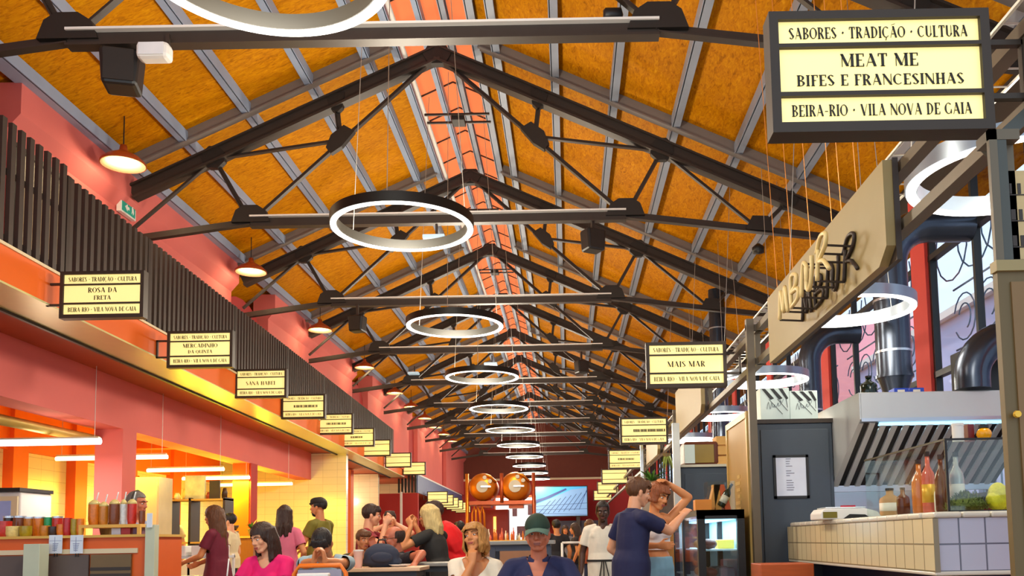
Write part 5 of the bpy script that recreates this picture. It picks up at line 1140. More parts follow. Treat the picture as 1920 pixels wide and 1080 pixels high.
            if kind == 'bob':
                for i in range(16): 
                    a = rn.uniform(-1.1, 1.0); cap(Hh, Hd((.05 * math.sin(a), .05, .108)), Hd((.082 * math.sin(a) + .01, .066 + .036 * math.cos(a), .05 + rn.uniform(-.01, .01))), .016, .008, 7)
            cutf = lambda q: (q.y > .045 and q.z < .048 and abs(q.x) < .062)
        sc_(Hh); lc = lambda c: cutf(inv @ (c / s - hc))
        link(remesh(Hh, min(vox, .009), 1, lc, .004 if kind not in ('crop', 'bald') else .0015, 38), 'hair', hm, body)
    if beard:
        m1 = MB(); m1.ell(Hd((0, .045, -.085)), (.05, .042, .042), Rh, 16, 10); sc_(m1); inv2 = Rh.transposed()
        link(remesh(m1, .008, 1, lambda c: (inv2 @ (c / s - hc)).z > -.055, .002, 40), 'beard', beard, body)
    if glasses:
        m1 = MB()
        for sd in (1, -1):
            m1.tube([Hd((sd * .032 + .02 * math.cos(t * PI / 8), .1, .0 + .016 * math.sin(t * PI / 8))) for t in range(16)], .0022, 6, closed=True); m1.tube([Hd((sd * .052, .098, .004)), Hd((sd * .08, .0, .008))], .002, 6)
        m1.tube([Hd((-.012, .103, .004)), Hd((.012, .103, .004))], .002, 6); sc_(m1); m1.build('glasses', M_BLACK, body, smooth=True)
    # ---- clothes
    if top:
        C = MB(); inf = top.get('inf', .016); tm = top['m']; z0 = top.get('z0', -.12); z1 = top.get('z1', .5); sl = top.get('sleeve', .55); ex = top.get('hemw', 0)
        S2 = [(z, a + inf + (ex * max(0, .1 - z) if z < .1 else 0), b + inf) for z, a, b in secs if z > z0 + .03]
        S2 = [(z0, S2[0][1] + .0, S2[0][2])] + S2
        if bottom and z0 <= -.1: S2 = [(z, max(a, hw + .04), max(b, .155)) if z < .12 else (z, a, b) for z, a, b in S2]
        if top.get('loose'): S2 = [(z, max(a, (hw + inf) * top['loose']) if z < .3 else a, max(b, .125)) for z, a, b in S2]
        C.loft([(T((0, 0, z)), a, b) for z, a, b in S2 if z <= z1], side_v, 22)
        if f_ and z1 > .28:
            for sd in (1, -1): C.ell(T((sd * .066, .085, .31)), .072)
        elif not f_: cap(C, T((-.09, .045, .36)), T((.09, .045, .36)), .074, .074)
        if top.get('hunch'): C.ell(T((0, -.075, .24)), (.215, .14, .27), Rt)
        if sl > 0:
            for sd in (1, -1):
                S_, E_, W_, arm = J[sd]; cap(C, T((sd * shw * .5, -.01, .45)), S_, .06, .067); cap(C, S_, S_ + (E_ - S_) * min(sl, 1), .066, .062 + .008 * (sl < .8))
                if sl > 1: cap(C, E_, E_ + (W_ - E_) * (sl - 1), .056, .048)
        if top.get('skirt'):
            zl, wl = top['skirt']
            if not sit: C.loft([(hip + Vector((0, 0, .1)), hw, .13), (hip + Vector((0, 0, -.08)), hw + .04, .16), (Vector((0, 0, zl)), wl, wl * .8)], (1, 0, 0), 22)
            else:
                for sd in (1, -1): h_, kn, an = K[sd]; cap(C, h_, kn, .105, .085)
        sc_(C); Ri = Rt.transposed(); ends = [(J[sd][0], J[sd][1], sl) for sd in (1, -1)]; vn = top.get('v', .03); vw = top.get('vw', .55)
        def cutc(c):
            c = c / s; q = Ri @ (c - hip)
            if q.z > .43 and (q.x ** 2 + (q.y) ** 2) < .085 ** 2 and sl > 0 and top.get('neck', True): return True
            if sl > 0 and q.y > .02 and q.z > .46 - vn and abs(q.x) < .045 + (q.z - (.46 - vn)) * vw * .5 and abs(q.x) < (q.z - (.46 - vn)) * vw + .012: return True
            if q.z < z0 + .012 and not top.get('skirt'): return True
            for S_, E_, t in ends:
                if 0 < t <= 1:
                    u = (E_ - S_).normalized(); L_ = (E_ - S_).length
                    dd = (c - S_).dot(u)
                    if abs(q.x) > shw * .97 and dd > L_ * t + .01 and ((c - S_) - u * dd).length < .085 and dd < L_ * 1.2: return True
            return False
        sh = link(remesh(C, max(vox, .010), 3, cutc, top.get('wr', .006), 10), top.get('name', 'shirt'), tm, body)
        if top.get('collar'):
            m1 = MB(); R1, R2, N_ = [], [], 22; gap = .42
            for i in range(N_ + 1):
                t = PI / 2 + gap + (2 * PI - 2 * gap) * i / N_; fr = max(0, math.sin(t)) ** 2
                R1.append(T((.066 * math.cos(t), -.006 + .062 * math.sin(t), .512 - .03 * fr))); R2.append(T((.098 * math.cos(t), -.008 + (.086 + .016 * fr) * math.sin(t), .462 - .055 * fr)))
            out_ = Rt @ Vector((0, 0, -.006)); n1 = N_ + 1
            m1.add(R1 + R2 + [p + out_ for p in R1] + [p + out_ for p in R2], [(i, i + 1, n1 + i + 1, n1 + i) for i in range(N_)] + [(2 * n1 + i, 3 * n1 + i, 3 * n1 + i + 1, 2 * n1 + i + 1) for i in range(N_)] + [(n1 + i, n1 + i + 1, 3 * n1 + i + 1, 3 * n1 + i) for i in range(N_)])
            sc_(m1); m1.build('collar', top['collar'], sh, smooth=True)
    if bottom:
        C = MB(); bm_, t = bottom['m'], bottom.get('len', 1.0)
        C.loft([(hip + Vector((0, 0, .09)) if not sit else T((0, 0, .09)), hw + .006, .118), (hip + Vector((0, 0, -.02)), hw + .02, .135), (hip + Vector((0, 0, -.1)), hw + .005, .12)], (1, 0, 0), 20)
        fl = bottom.get('flare', 0)
        for sd in (1, -1):
            h_, kn, an = K[sd]
            if t <= .5: cap(C, h_, h_ + (kn - h_) * (t * 2), .1, .088 + fl)
            else: cap(C, h_, kn, .1, .07 + fl); cap(C, kn, kn + (an - kn) * ((t - .5) * 2 * .96), .07 + fl, .055 + fl)
        sc_(C); link(remesh(C, max(vox, .011), 3, None, .006, 9), bottom.get('name', 'trousers'), bm_, body)
    if shoes:
        for sd in (1, -1):
            an = K[sd][2]; m1 = MB(); m1.loft([(an + Vector((sd * -.002, -.075, -.045)), .03, .034), (an + Vector((0, -.02, -.035)), .042, .048), (an + Vector((sd * .01, .08, -.05)), .046, .034), (an + Vector((sd * .02, .17, -.062)), .03, .02)], (1, 0, 0), 14); sc_(m1); m1.build('shoe', shoes, body, smooth=True)
    if cap_:
        kind, m_, pm = cap_; m1 = MB(); inv3 = Rh.transposed()
        if kind == 'baseball':
            m1.ell(Hd((0, -.012, .045)), (.09, .112, .1), Rh, 22, 14); sc_(m1)
            c_ = link(remesh(m1, .008, 1, lambda c: (inv3 @ (c / s - hc)).z < .036, .001, 20), 'cap', m_, body)
            m1 = MB(); V = []; N_ = 14
            for lay in (0, -.006):
                for r_, yy in ((.0, .07), (1.0, .185)):
                    for i in range(N_ + 1):
                        x = -1 + 2 * i / N_; w2 = .082 if r_ == 0 else .078; y_ = (.10 * math.sqrt(max(0, 1 - (x * .86) ** 2))) if r_ == 0 else (.115 + .06 * math.sqrt(max(0, 1 - x * x * .98)))
                        V.append(Hd((x * w2, y_ - .012, .046 - .022 * r_ - .034 * x * x * (.6 + .4 * r_) + lay)))
            n1 = N_ + 1; Fc = []
            for i in range(N_): Fc += [(i, i + 1, n1 + i + 1, n1 + i), (2 * n1 + i, 3 * n1 + i, 3 * n1 + i + 1, 2 * n1 + i + 1), (n1 + i, n1 + i + 1, 3 * n1 + i + 1, 3 * n1 + i)]
            m1.add(V, Fc); sc_(m1); m1.build('peak', pm, c_, smooth=True)
        else:
            m1.ell(Hd((0, -.005, .07)), (.092, .115, .06), Rh @ Matrix.Rotation(D2R(8), 3, 'X'), 20, 12); m1.ell(Hd((0, .07, .045)), (.07, .055, .018), Rh, 16, 8); sc_(m1)
            link(remesh(m1, .008, 1, lambda c: (inv3 @ (c / s - hc)).z < .02), 'flat_cap', m_, body)
    return dict(o=body, s=s, hip=hip * s, loc=root_loc, T=lambda p: T(p) * s, J=J, Hd=lambda p: Hd(p) * s, yaw=yaw, K=K)
def stool(P, label, m=M_BLACK, back=None):
    z = P['hip'].z - .158 * P['s']; o = empty('bar_stool' if z > .6 else 'cafe_stool', P['loc'], label, 'stool', None, P['yaw'])
    MB().lathe([(.15, -.035), (.17, -.03), (.175, -.01), (.16, 0), (0, 0)], (0, 0, z), 20).build('seat', m, o, smooth=True, auto=40)
    for a in range(4):
        t = PI / 4 + a * PI / 2; MB().bar((.11 * math.cos(t), .11 * math.sin(t), z - .03), (.19 * math.cos(t), .19 * math.sin(t), 0), .025, .025).build('leg', M_TL, o)
    MB().tube([(.155 * math.cos(i * PI / 8), .155 * math.sin(i * PI / 8), z * .4) for i in range(16)], .009, 6, closed=True).build('foot_ring', M_TL, o, smooth=True)
    return o

H_BLK = hair_mat('black', rgb(26, 20, 18)); H_DBR = hair_mat('dark_brown', rgb(56, 34, 22)); H_BRN = hair_mat('brown', rgb(98, 58, 26)); H_GRY = hair_mat('grey', rgb(120, 112, 104)); H_BLD = hair_mat('blonde', rgb(222, 190, 124)); H_HON = hair_mat('honey', rgb(190, 132, 62))
NAVY = cloth('navy', rgb(30, 34, 74)); 
# man in the cap
P = person('man in green cap and navy polo shirt seated facing the hall entrance', (1008, 1001, 6.1), PI - .05, s=1.0, skin='ruddy', sit=True, lean=6, head=(0, -2, 2), vox=.0065,
           hair=('crop', H_GRY), cap_=('baseball', cloth('forest_green', rgb(34, 58, 44)), cloth('peak_green', rgb(96, 124, 108))), top=dict(m=NAVY, v=.12, vw=.42, collar=NAVY, name='polo_shirt'), bottom=dict(m=cloth('grey_trouser', rgb(80, 84, 92))),
           armR=dict(w=(.22, .36, .70), pole=(.6, -.5, -.5), palm=(0, 0, -1)), armL=dict(w=(-.22, .36, .70), pole=(-.6, -.5, -.5), palm=(0, 0, -1)), brow=rgb(90, 80, 74), lip=rgb(150, 84, 72))
stool(P, 'black stool under the man in the green cap')
# woman with chin on hand
CREAMC = cloth('cream_blouse', rgb(238, 226, 202))
P = person('woman with honey blonde bob resting her chin on her hand, cream blouse', (890, 1009, 7.0), PI + .05, s=.97, sex='f', skin='warm', sit=True, lean=10, side=-3, head=(-22, 16, 10), vox=.0065,
           hair=('bob', H_HON, .2), top=dict(m=CREAMC, v=.10, vw=1.1, sleeve=.45, name='blouse', wr=.009), bottom=dict(m=cloth('denim_pale', rgb(140, 170, 200)), len=.5),
           armR=dict(head=(-.0, .075, -.235), pole=(.4, .3, -1), dirh=(-.15, .25, 1), palm=(-.3, -1, .2), curl=62), armL=dict(w=(-.16, .34, .62), pole=(-.6, -.4, -.5), palm=(0, 0, -1)), brow=rgb(130, 84, 40))
stool(P, 'black stool under the woman in the cream blouse')
# woman in hot pink
P = person('woman in hot pink top looking down at the table', (492, 1009, 7.6), PI - .1, s=1.0, sex='f', skin='fair', sit=True, lean=12, head=(-24, -14, 6), vox=.007,
           hair=('long', H_DBR, .3), top=dict(m=cloth('hot_pink', rgb(238, 20, 110)), v=.05, vw=.9, sleeve=.5), bottom=dict(m=cloth('dark_denim', rgb(50, 60, 90))),
           armR=dict(w=(.14, .38, .60), pole=(.9, -.2, -.4), palm=(-.4, 0, -1)), armL=dict(w=(-.05, .38, .60), pole=(-.9, -.2, -.4), palm=(.4, 0, -1)), brow=rgb(60, 40, 30))
stool(P, 'black stool under the woman in hot pink')
# person with bowed head and clasped hands
P = person('dark haired person in pale blue tee, head bowed over clasped hands', (604, 1019, 7.5), PI + .05, s=1.0, skin='tan', sit=True, lean=18, head=(0, -52, 0), vox=.0075, face=False,
           hair=('short', H_BLK), top=dict(m=cloth('pale_blue', rgb(158, 184, 196)), v=.03), bottom=dict(m=cloth('dark_denim', rgb(50, 60, 90))),
           armR=dict(px=(592, 1052, 7.05), pole=(.9, 0, -.5), dir=(-.2, .1, 1), palm=(-1, .1, 0), curl=45), armL=dict(px=(604, 1052, 7.05), pole=(-.9, 0, -.5), dir=(.2, .1, 1), palm=(1, .1, 0), curl=45))
stool(P, 'black stool under the person with bowed head')
# orange framed chair back in front of that person
p = at(600, 1068, 6.5); o = empty('cafe_chair', (p.x, 6.5, 0), 'orange framed cafe chair with grey back, before the person in pale blue', 'chair'); M_OC = mat('orange_chair_frame', rgb(240, 120, 20), .4); zt_ = p.z + .03
mb = MB(); mb.tube([(-.2, 0, .0), (-.19, 0, zt_ - .06), (-.15, 0, zt_), (.15, 0, zt_), (.19, 0, zt_ - .06), (.2, 0, 0)], .017, 10); mb.build('back_frame', M_OC, o, smooth=True); MB().box((-.16, -.008, zt_ - .22), (.16, .008, zt_ - .03)).build('back_panel', mat('chair_mesh', rgb(150, 150, 170), .6), o); MB().box((-.2, 0, .43), (.2, .38, .46)).build('seat', M_OC, o, bevel=.01)
for x in (-.18, .18): MB().tube([(x, .36, 0), (x, .36, .44)], .015, 8).build('leg', M_OC, o)
p = at(592, 1080, 6.2); tag(MB().box((p.x - .12, 6.15, p.z - .12), (p.x + .1, 6.22, p.z + .02)).build('menu_holder', M_WHITE, bevel=.01), 'white menu holder before the orange chair', 'menu holder'); MH = (p.x, p.z - .12)
# boy with cup
P = person('boy in dark olive tee holding a pale cup at the table', (681, 1012, 9.5), PI + .35, s=.86, skin='tan', sit=True, lean=8, head=(18, -6, 0), hair=('short', H_BRN), top=dict(m=cloth('dark_olive', rgb(58, 58, 28))), bottom=dict(m=cloth('dark_denim', rgb(50, 60, 90))),
           armR=dict(px=(656, 1044, 9.15), pole=(.8, 0, -.6), dir=(-.5, .5, .6), palm=(-1, 0, 0), curl=40), armL=dict(px=(680, 1046, 9.15), pole=(-.8, 0, -.6), dir=(.5, .5, .6), palm=(1, 0, 0), curl=40))
stool(P, 'black stool under the boy in dark olive')
p = at(669, 1040, 9.1); tag(MB().lathe([(.028, -.05), (.038, .045), (.034, .045), (.026, -.04), (0, -.04)], p, 16).build('paper_cup', M_CREAM, smooth=True), 'pale paper cup held by the boy in dark olive', 'cup')
# man in black polo with glasses
P = person('balding man with glasses in black polo shirt leaning on the table', (737, 1010, 9.05), PI / 2 + .35, s=1.0, skin='ruddy', sit=True, lean=14, head=(4, -4, 0), hair=('bald', H_DBR), glasses=True, top=dict(m=cloth('black_polo', rgb(34, 32, 40)), v=.08, collar=cloth('black_polo', rgb(34, 32, 40)), name='polo_shirt'), bottom=dict(m=cloth('dark_denim', rgb(50, 60, 90))),
           armR=dict(px=(702, 1030, 8.75), pole=(.6, 0, -.8), dir=(0, .3, 1), palm=(-1, 0, 0), curl=30), armL=dict(px=(778, 1056, 8.5), pole=(-.9, -.3, .1), palm=(0, 0, -1), curl=30))
stool(P, 'black stool under the balding man in black')
# backpack on table
p = at(716, 1050, 8.15); o = empty('backpack', (p.x, 8.15, .93), 'dark blue grey backpack standing on the table before the balding man', 'backpack'); mb = MB(); mb.ell((0, 0, .10), (.17, .1, .12)); mb.ell((.0, .02, .05), (.19, .11, .06)); link(remesh(mb, .01, 2, None, .006, 9), 'body', cloth('slate_blue', rgb(52, 58, 76)), o); MB().tube([(-.04, 0, .21), (-.03, 0, .25), (.03, 0, .25), (.04, 0, .21)], .008, 8).build('handle', M_BLACK, o, smooth=True); MB().ell((.02, -.1, .09), (.1, .03, .05)).build('pocket', cloth('slate_blue', rgb(52, 58, 76)), o, smooth=True)
# maroon tee and drinking child
MAR = cloth('maroon', rgb(142, 18, 40))
P = person('young man in maroon tee eating, his hand at his mouth', (697, 966, 10.2), -PI / 2 + .15, s=1.0, skin='fair', sit=True, lean=4, head=(8, -8, 0), hair=('short', H_DBR), top=dict(m=MAR, v=.04), bottom=dict(m=cloth('dark_denim', rgb(50, 60, 90))),
           armR=dict(px=(722, 985, 9.95), pole=(.5, .1, -1), dir=(0, .5, .8), palm=(-1, 0, .3), curl=50), armL=dict(px=(722, 980, 10.25), pole=(-.5, .1, -1), dir=(0, .5, .8), palm=(1, 0, .3), curl=50))
stool(P, 'tall black stool under the young man in maroon')
P = person('dark haired child raising a glass to drink, behind the young man in maroon', (731, 975, 10.9), PI + .2, s=.9, skin='fair', sit=True, lean=3, head=(0, 8, 0), hair=('short', H_DBR), top=dict(m=cloth('mustard', rgb(214, 160, 60))), bottom=dict(m=cloth('dark_denim', rgb(50, 60, 90))),
           armR=dict(px=(720, 985, 10.75), pole=(.8, 0, -.6), dir=(-.3, .4, .8), palm=(-1, 0, 0), curl=45), armL=dict(px=(742, 982, 10.75), pole=(-.8, 0, -.6), dir=(.3, .4, .8), palm=(1, 0, 0), curl=45))
stool(P, 'tall black stool under the drinking child')
# blonde woman and man in red
P = person('blonde woman in black top and grey shorts on a high stool, arms raised', (803, 968, 9.8), PI / 2 - .45, s=.98, sex='f', skin='warm', sit=True, lean=14, head=(10, -6, 0), hair=('long', H_BLD, .3), top=dict(m=cloth('charcoal_top', rgb(40, 38, 36)), sleeve=.5), bottom=dict(m=cloth('pale_grey_shorts', rgb(176, 176, 168)), len=.42, name='shorts'),
           armR=dict(px=(779, 985, 10.0), pole=(.4, .3, -1), dir=(0, .4, 1), palm=(-1, 0, 0), curl=40), armL=dict(px=(771, 987, 9.6), pole=(-.4, .3, -1), dir=(0, .5, .9), palm=(1, 0, 0), curl=40))
stool(P, 'high stool under the blonde woman')
P = person('man in bright red tee leaning forward behind the blonde woman', (812, 960, 10.7), PI / 2 - .1, s=1.08, skin='tan', sit=True, lean=30, head=(0, 6, 0), hair=('short', H_DBR), top=dict(m=cloth('bright_red', rgb(226, 16, 24)), loose=1.05, hunch=1), bottom=dict(m=cloth('navy_shorts', rgb(40, 44, 60)), len=.5, name='shorts'),
           armR=dict(w=(.2, .42, .95), pole=(.6, 0, -.8), palm=(0, 0, -1)), armL=dict(w=(-.2, .42, .95), pole=(-.6, 0, -.8), palm=(0, 0, -1)))
stool(P, 'high stool under the man in bright red')
# standing customers by the gallery stalls
P = person('man in black flat cap and olive tee standing at the gallery stall', (597, 951, 12.0), PI / 2 - .35, skin='tan', head=(12, 0, 0), hair=('crop', H_BLK), beard=H_BLK, cap_=('flat', cloth('black_cap', rgb(36, 30, 26)), None), top=dict(m=cloth('olive', rgb(120, 112, 34)), z0=-.16, loose=1.0), bottom=dict(m=cloth('dark_denim', rgb(50, 60, 90))),
           armR=dict(w=(.2, .35, 1.05), palm=(0, 0, -1)), armL=dict(w=(-.2, .3, 1.05), palm=(0, 0, -1)))
P = person('dark haired woman in dusty pink dress standing with her back turned', (534, 966, 11.4), .15, sex='f', skin='warm', face=False, hair=('long', H_DBR, .36), top=dict(m=cloth('dusty_pink', rgb(224, 116, 142)), z0=-.2, sleeve=.6, skirt=(.5, .27), name='dress', hemw=.2, loose=.9), bottom=None,
           armR=dict(w=(.22, .12, .92)), armL=dict(w=(-.24, .25, 1.05)))
P = person('woman with long straight brown hair in burgundy dress at the serving cart', (400, 968, 10.4), PI / 2 - .1, sex='f', skin='warm', lean=4, head=(0, -8, 0), hair=('long', H_BRN, .52), top=dict(m=cloth('burgundy', rgb(112, 26, 48)), z0=-.2, sleeve=.6, skirt=(.55, .24), name='dress', loose=.85), bottom=None,
           armR=dict(w=(.17, .34, 1.0), pole=(.4, -.8, -.5)), armL=dict(w=(-.17, .36, 1.02), pole=(-.4, -.8, -.5)))
P = person('grey haired vendor with headset behind the orange counter', (257, 944, 9.5), -PI / 2 - .1, skin='ruddy', lean=4, head=(0, -6, 0), hair=('crop', H_GRY), top=dict(m=cloth('vendor_blue', rgb(150, 164, 196))), bottom=dict(m=cloth('dark_denim', rgb(50, 60, 90))), armR=dict(w=(.25, .3, 1.0)), armL=dict(w=(-.2, .3, 1.0)))
q = P['Hd']; m1 = MB(); m1.tube([q((.09 * math.cos(i * PI / 10), -.01, .04 + .1 * math.sin(i * PI / 10))) for i in range(11)], .005, 6); hs = m1.build('headset', M_BLACK, P['o'], smooth=True)
for sd in (1, -1): MB().lathe([(.026, -.01), (.026, .01), (0, .01)], q((sd * .09, -.006, -.01)), 14, 'x').build('ear_cup', M_BLACK, hs)
P = person('brown haired vendor bent behind the display shelf', (316, 968, 16.3), PI + .4, sex='f', skin='fair', lean=16, head=(0, -30, 0), hair=('bob', H_BRN, .16), top=dict(m=cloth('cream_tee', rgb(226, 210, 170))), bottom=dict(m=cloth('dark_denim', rgb(50, 60, 90))), vox=.011)
P = person('dark haired child by the wooden back counter', (430, 977, 14.0), PI / 2, skin='fair', hair=('short', H_BLK), top=dict(m=cloth('cream_tee', rgb(226, 210, 170))), bottom=dict(m=cloth('dark_denim', rgb(50, 60, 90))), vox=.011)
# people in the aisle by the fridge
WHT = cloth('chef_white', rgb(232, 224, 206)); BLK = cloth('apron_black', rgb(30, 28, 28))
P = person('waiter in white tee with black apron strings walking up the aisle', (1130, 959, 10.0), PI - .05, skin='dark', head=(0, -10, 0), hair=('crop', H_BLK), top=dict(m=WHT, z0=-.22, sleeve=.62, loose=1.05, inf=.022), bottom=dict(m=cloth('dark_denim_blue', rgb(36, 52, 84))), armR=dict(w=(.28, .05, .84)), armL=dict(w=(-.28, .05, .84)), brow=rgb(20, 12, 10), lip=rgb(110, 56, 48), kneel=.02)
T = P['T']; m1 = MB(); m1.loft([(T((0, 0, .045)), .196, .155), (T((0, 0, .07)), .196, .155)], (1, 0, 0), 26, False)
for a, b in ((.02, .05), (-.02, -.06), (.0, .0)): m1.bar(T((a, .155, .05)), T((b, .165, -.13)), .012, .022, up=(0, 1, 0))
m1.build('apron_strings', BLK, P['o'])
P = person('young man in navy polo and khaki shorts reaching over the display fridge', (1197, 923, 7.4), -PI / 2 + .45, skin='fair', lean=5, head=(-8, -12, 0), vox=.0075, hair=('short', H_BRN), top=dict(m=NAVY, z0=-.2, sleeve=.62, loose=1.02, v=.04, collar=NAVY, name='polo_shirt'), bottom=dict(m=cloth('khaki', rgb(206, 160, 64)), len=.5, flare=.02, name='shorts'),
           armR=dict(px=(1280, 966, 7.5), pole=(.3, .2, -1), palm=(-.3, 0, -1), curl=22), armL=dict(w=(-.26, .18, .95)), shoes=M_WHITE)
m1 = MB(); T = P['T']; m1.prism([T((.12, .12, .02)), T((.155, .06, .02)), T((.17, .05, -.2)), T((.11, .14, -.2))], (0, .004, 0)); 
P = person('woman in white crop top and pale jeans with a hand on her head', (1234, 930, 7.95), PI + .35, sex='f', skin='warm', head=(22, -18, -6), vox=.0075, hair=('bob', hair_mat('auburn', rgb(146, 78, 36)), .13), top=dict(m=cloth('white_crop', rgb(240, 238, 240)), z0=.14, sleeve=0, z1=.42, name='crop_top'), bottom=dict(m=cloth('pale_jeans', rgb(132, 182, 208)), flare=.035, name='jeans'),
           armL=dict(head=(-.06, .02, .135), pole=(-1, .1, .1), dirh=(.9, .1, .25), palm=(.2, -.2, -1), curl=20), armR=dict(w=(.1, .28, 1.12), pole=(.8, -.4, -.4), palm=(-1, 0, 0)), shoes=M_WHITE)
# background figures by the screen
for px, py, D, c, hk, lab, yw, sx in ((1043, 986, 15.5, 'black_tee_a', H_BLK, 'dark haired person in black with back turned near the screen', .3, 'm'), (1077, 992, 17, 'black_tee_b', H_DBR, 'brown haired woman in black near the screen, beside the metal rail', PI / 2, 'f'), (1106, 986, 16, 'rust_tee', H_BRN, 'brown haired woman in rust top behind the waiter', -.5, 'f'), (1060, 994, 21, 'grey_tee', H_DBR, 'distant woman in grey dress far down the aisle', PI, 'f')):
    person(lab, (px, py, D), yw, sex=sx, skin='tan', hair=('long' if sx == 'f' else 'short', hk, .34), top=dict(m=cloth(c, dict(black_tee_a=rgb(30, 28, 34), black_tee_b=rgb(40, 34, 40), rust_tee=rgb(150, 70, 40), grey_tee=rgb(110, 110, 120))[c]), sleeve=.5), bottom=dict(m=cloth('dark_denim', rgb(50, 60, 90))), vox=.012)
P = person('dark haired man at the bar between the red tee and the honey blonde woman', (862, 990, 14), .6, skin='tan', hair=('short', H_BLK), top=dict(m=cloth('plum_tee', rgb(90, 50, 60))), bottom=dict(m=cloth('dark_denim', rgb(50, 60, 90))), vox=.012)

# ---------------------------------------------------------------- tables and what stands on them
p = at(720, 1066, 8.3); table('cafe_table', p.x, 8.2, .8, .56, .93, 'dark edged cafe table with peach top under the backpack', M_TP, M_TL)
table('cafe_table', -2.78, 6.95, 1.3, .5, .75, 'grey cafe table before the woman in hot pink', M_TT, M_TL)
p = at(968, 1014, 8.2); table('high_table', p.x + .05, 8.2, .62, .6, p.z, 'tall grey bar table behind the man in the green cap', M_TT, mat('slate_leg', rgb(66, 70, 84), .5))
table('cafe_table', .02, 5.4, 1.5, .6, .74, 'grey cafe table before the man in the green cap', M_TT, M_TL)
p = at(824, 1054, 8.95); table('high_table', p.x + .04, 8.95, .5, .5, p.z, 'small tall table before the blonde woman', M_TT, M_TL)
p = at(735, 1018, 10.3); table('high_table', at(735, 990, 10.4).x + .1, 10.42, .4, .36, .98, 'narrow tall table between the young man in maroon and the child', M_TP, M_TL)
def cup(px, py, D, z, m, label, h_=.12, r=.036):
    p = at(px, py, D); o = empty('takeaway_cup', (p.x, D, z), label, 'cup', 'takeaway cups'); MB().lathe([(r * .75, 0), (r, h_), (0, h_)], n=16).build('cup_body', m, o, smooth=True, auto=40); MB().lathe([(r * 1.08, h_), (r * 1.02, h_ + .012), (0, h_ + .015)], n=16).build('lid', M_WHITE, o); return o
cup(672, 1056, 8.05, .93, mat('pink_cup', rgb(240, 190, 170), .5), 'pinkish striped cup on the peach table', .15, .045); cup(738, 1048, 8.15, .93, M_WHITE, 'white paper cup with grey print on the peach table')
p = at(750, 1062, 8.1); tag(MB().lathe([(.05, 0), (.1, .02), (.1, .025), (0, .015)], (p.x, 8.1, .93), 20).build('plate', M_WHITE, smooth=True), 'white plate with crumpled napkin on the peach table', 'plate')
c_ = cup(424, 1080, 6.95, .75, M_CREAM, 'cream cup with tall white straw on the grey table', .09); MB().tube([(0, 0, .08), (.02, 0, .3)], .006, 8).build('straw', M_WHITE, c_, smooth=True)
o = empty('menu_stand', (MH[0], 6.19, 0), 'slim table carrying the white menu holder', 'table'); MB().box((-.2, -.15, MH[1] - .03), (.2, .15, MH[1])).build('tabletop', M_TP, o); MB().box((-.03, -.03, .03), (.03, .03, MH[1] - .03)).build('leg', M_TL, o); MB().box((-.15, -.15, 0), (.15, .15, .03)).build('foot', M_TL, o)
# metal crowd rail
p = at(1092, 1017, 13.0); o = empty('metal_rail', (p.x, 13, 0), 'pale metal rail in the aisle beside the waiter', 'rail')
for x in (-.3, 0): MB().tube([(x, 0, 0), (x, 0, p.z)], .018, 8).build('post', M_WHITE, o, smooth=True)
for z in (p.z, p.z * .55): MB().tube([(-.3, 0, z), (0, 0, z)], .016, 8).build('bar', M_WHITE, o, smooth=True)

# ---------------------------------------------------------------- copper still bar and screen at the back
M_COP = mat('polished_copper', rgb(206, 124, 34), .42, .8, vary=.08, scale=4); M_CFR = mat('copper_frame', rgb(176, 84, 48), .35, .6); M_DIAL = mat('pale_dial', rgb(176, 166, 146), .4)
BD = 24.0
def still(px, py, wpx, label):
    p = at(px, py, BD); r = wpx / 2 / F * BD; o = empty('copper_still', p, label, 'still', 'copper stills over the bar')
    MB().lathe([(0, -.12), (r * .55, -.09), (r * .86, -.03), (r, .06), (r, .9), (r * .8, 1.05), (0, 1.1)], n=36, axis='y').build('drum', M_COP, o, smooth=True)
    MB().lathe([(r * .42, -.15), (r * .42, -.1), (0, -.1)][::-1], n=28, axis='y').build('round_door', M_DIAL, o); MB().bar((-r * .1, -.17, 0), (r * .62, -.15, 0), .05, .04).build('door_handle', M_SSTEEL, o)
    for a in (35, 75): MB().lathe([(.055, -.12), (.055, -.08), (0, -.08)][::-1], (r * .68 * math.cos(math.radians(a)), .0, r * .68 * math.sin(math.radians(a))), 16, 'y').build('gauge', M_DIAL, o)
    MB().tube([(r * .1, -.06, r * .85), (r * .55, -.1, r * .75), (r * .98, 0, r * .3)], .035, 8).build('pipe', M_COP, o, smooth=True)
    MB().box((-.2, .2, -r - .18), (.2, .8, -r + .06)).build('cradle', M_CFR, o)
    return o
still(905, 913, 52, 'copper still with round pale door over the bar, beside the blue lit railing'); still(966, 912, 55, 'copper still with round pale door over the bar, beside the screen')
a, b = at(874, 940, BD), at(1003, 940, BD); o = empty('copper_rack', (a.x, BD, 0), 'copper pipe rack carrying the two stills', 'rack'); W = b.x - a.x
MB().box((0, 0, a.z - .1), (W, 1.0, a.z)).build('shelf_beam', M_CFR, o)
for x in (.03, W - .03, W * .52): MB().tube([(x, 0, a.z - .05 if x == W * .52 else 0), (x, 0, a.z + .75)], .05, 10).build('post', M_COP if x == .03 else M_CFR, o, smooth=True)
for x in (.18, .28, .4): MB().tube([(x, -.1, 0), (x, -.1, 1.9), (x + .05, -.1, 2.1), (x + .1, -.1, 1.9), (x + .12, -.1, 1.2)], .03, 8).build('bent_pipe', M_COP, o, smooth=True)
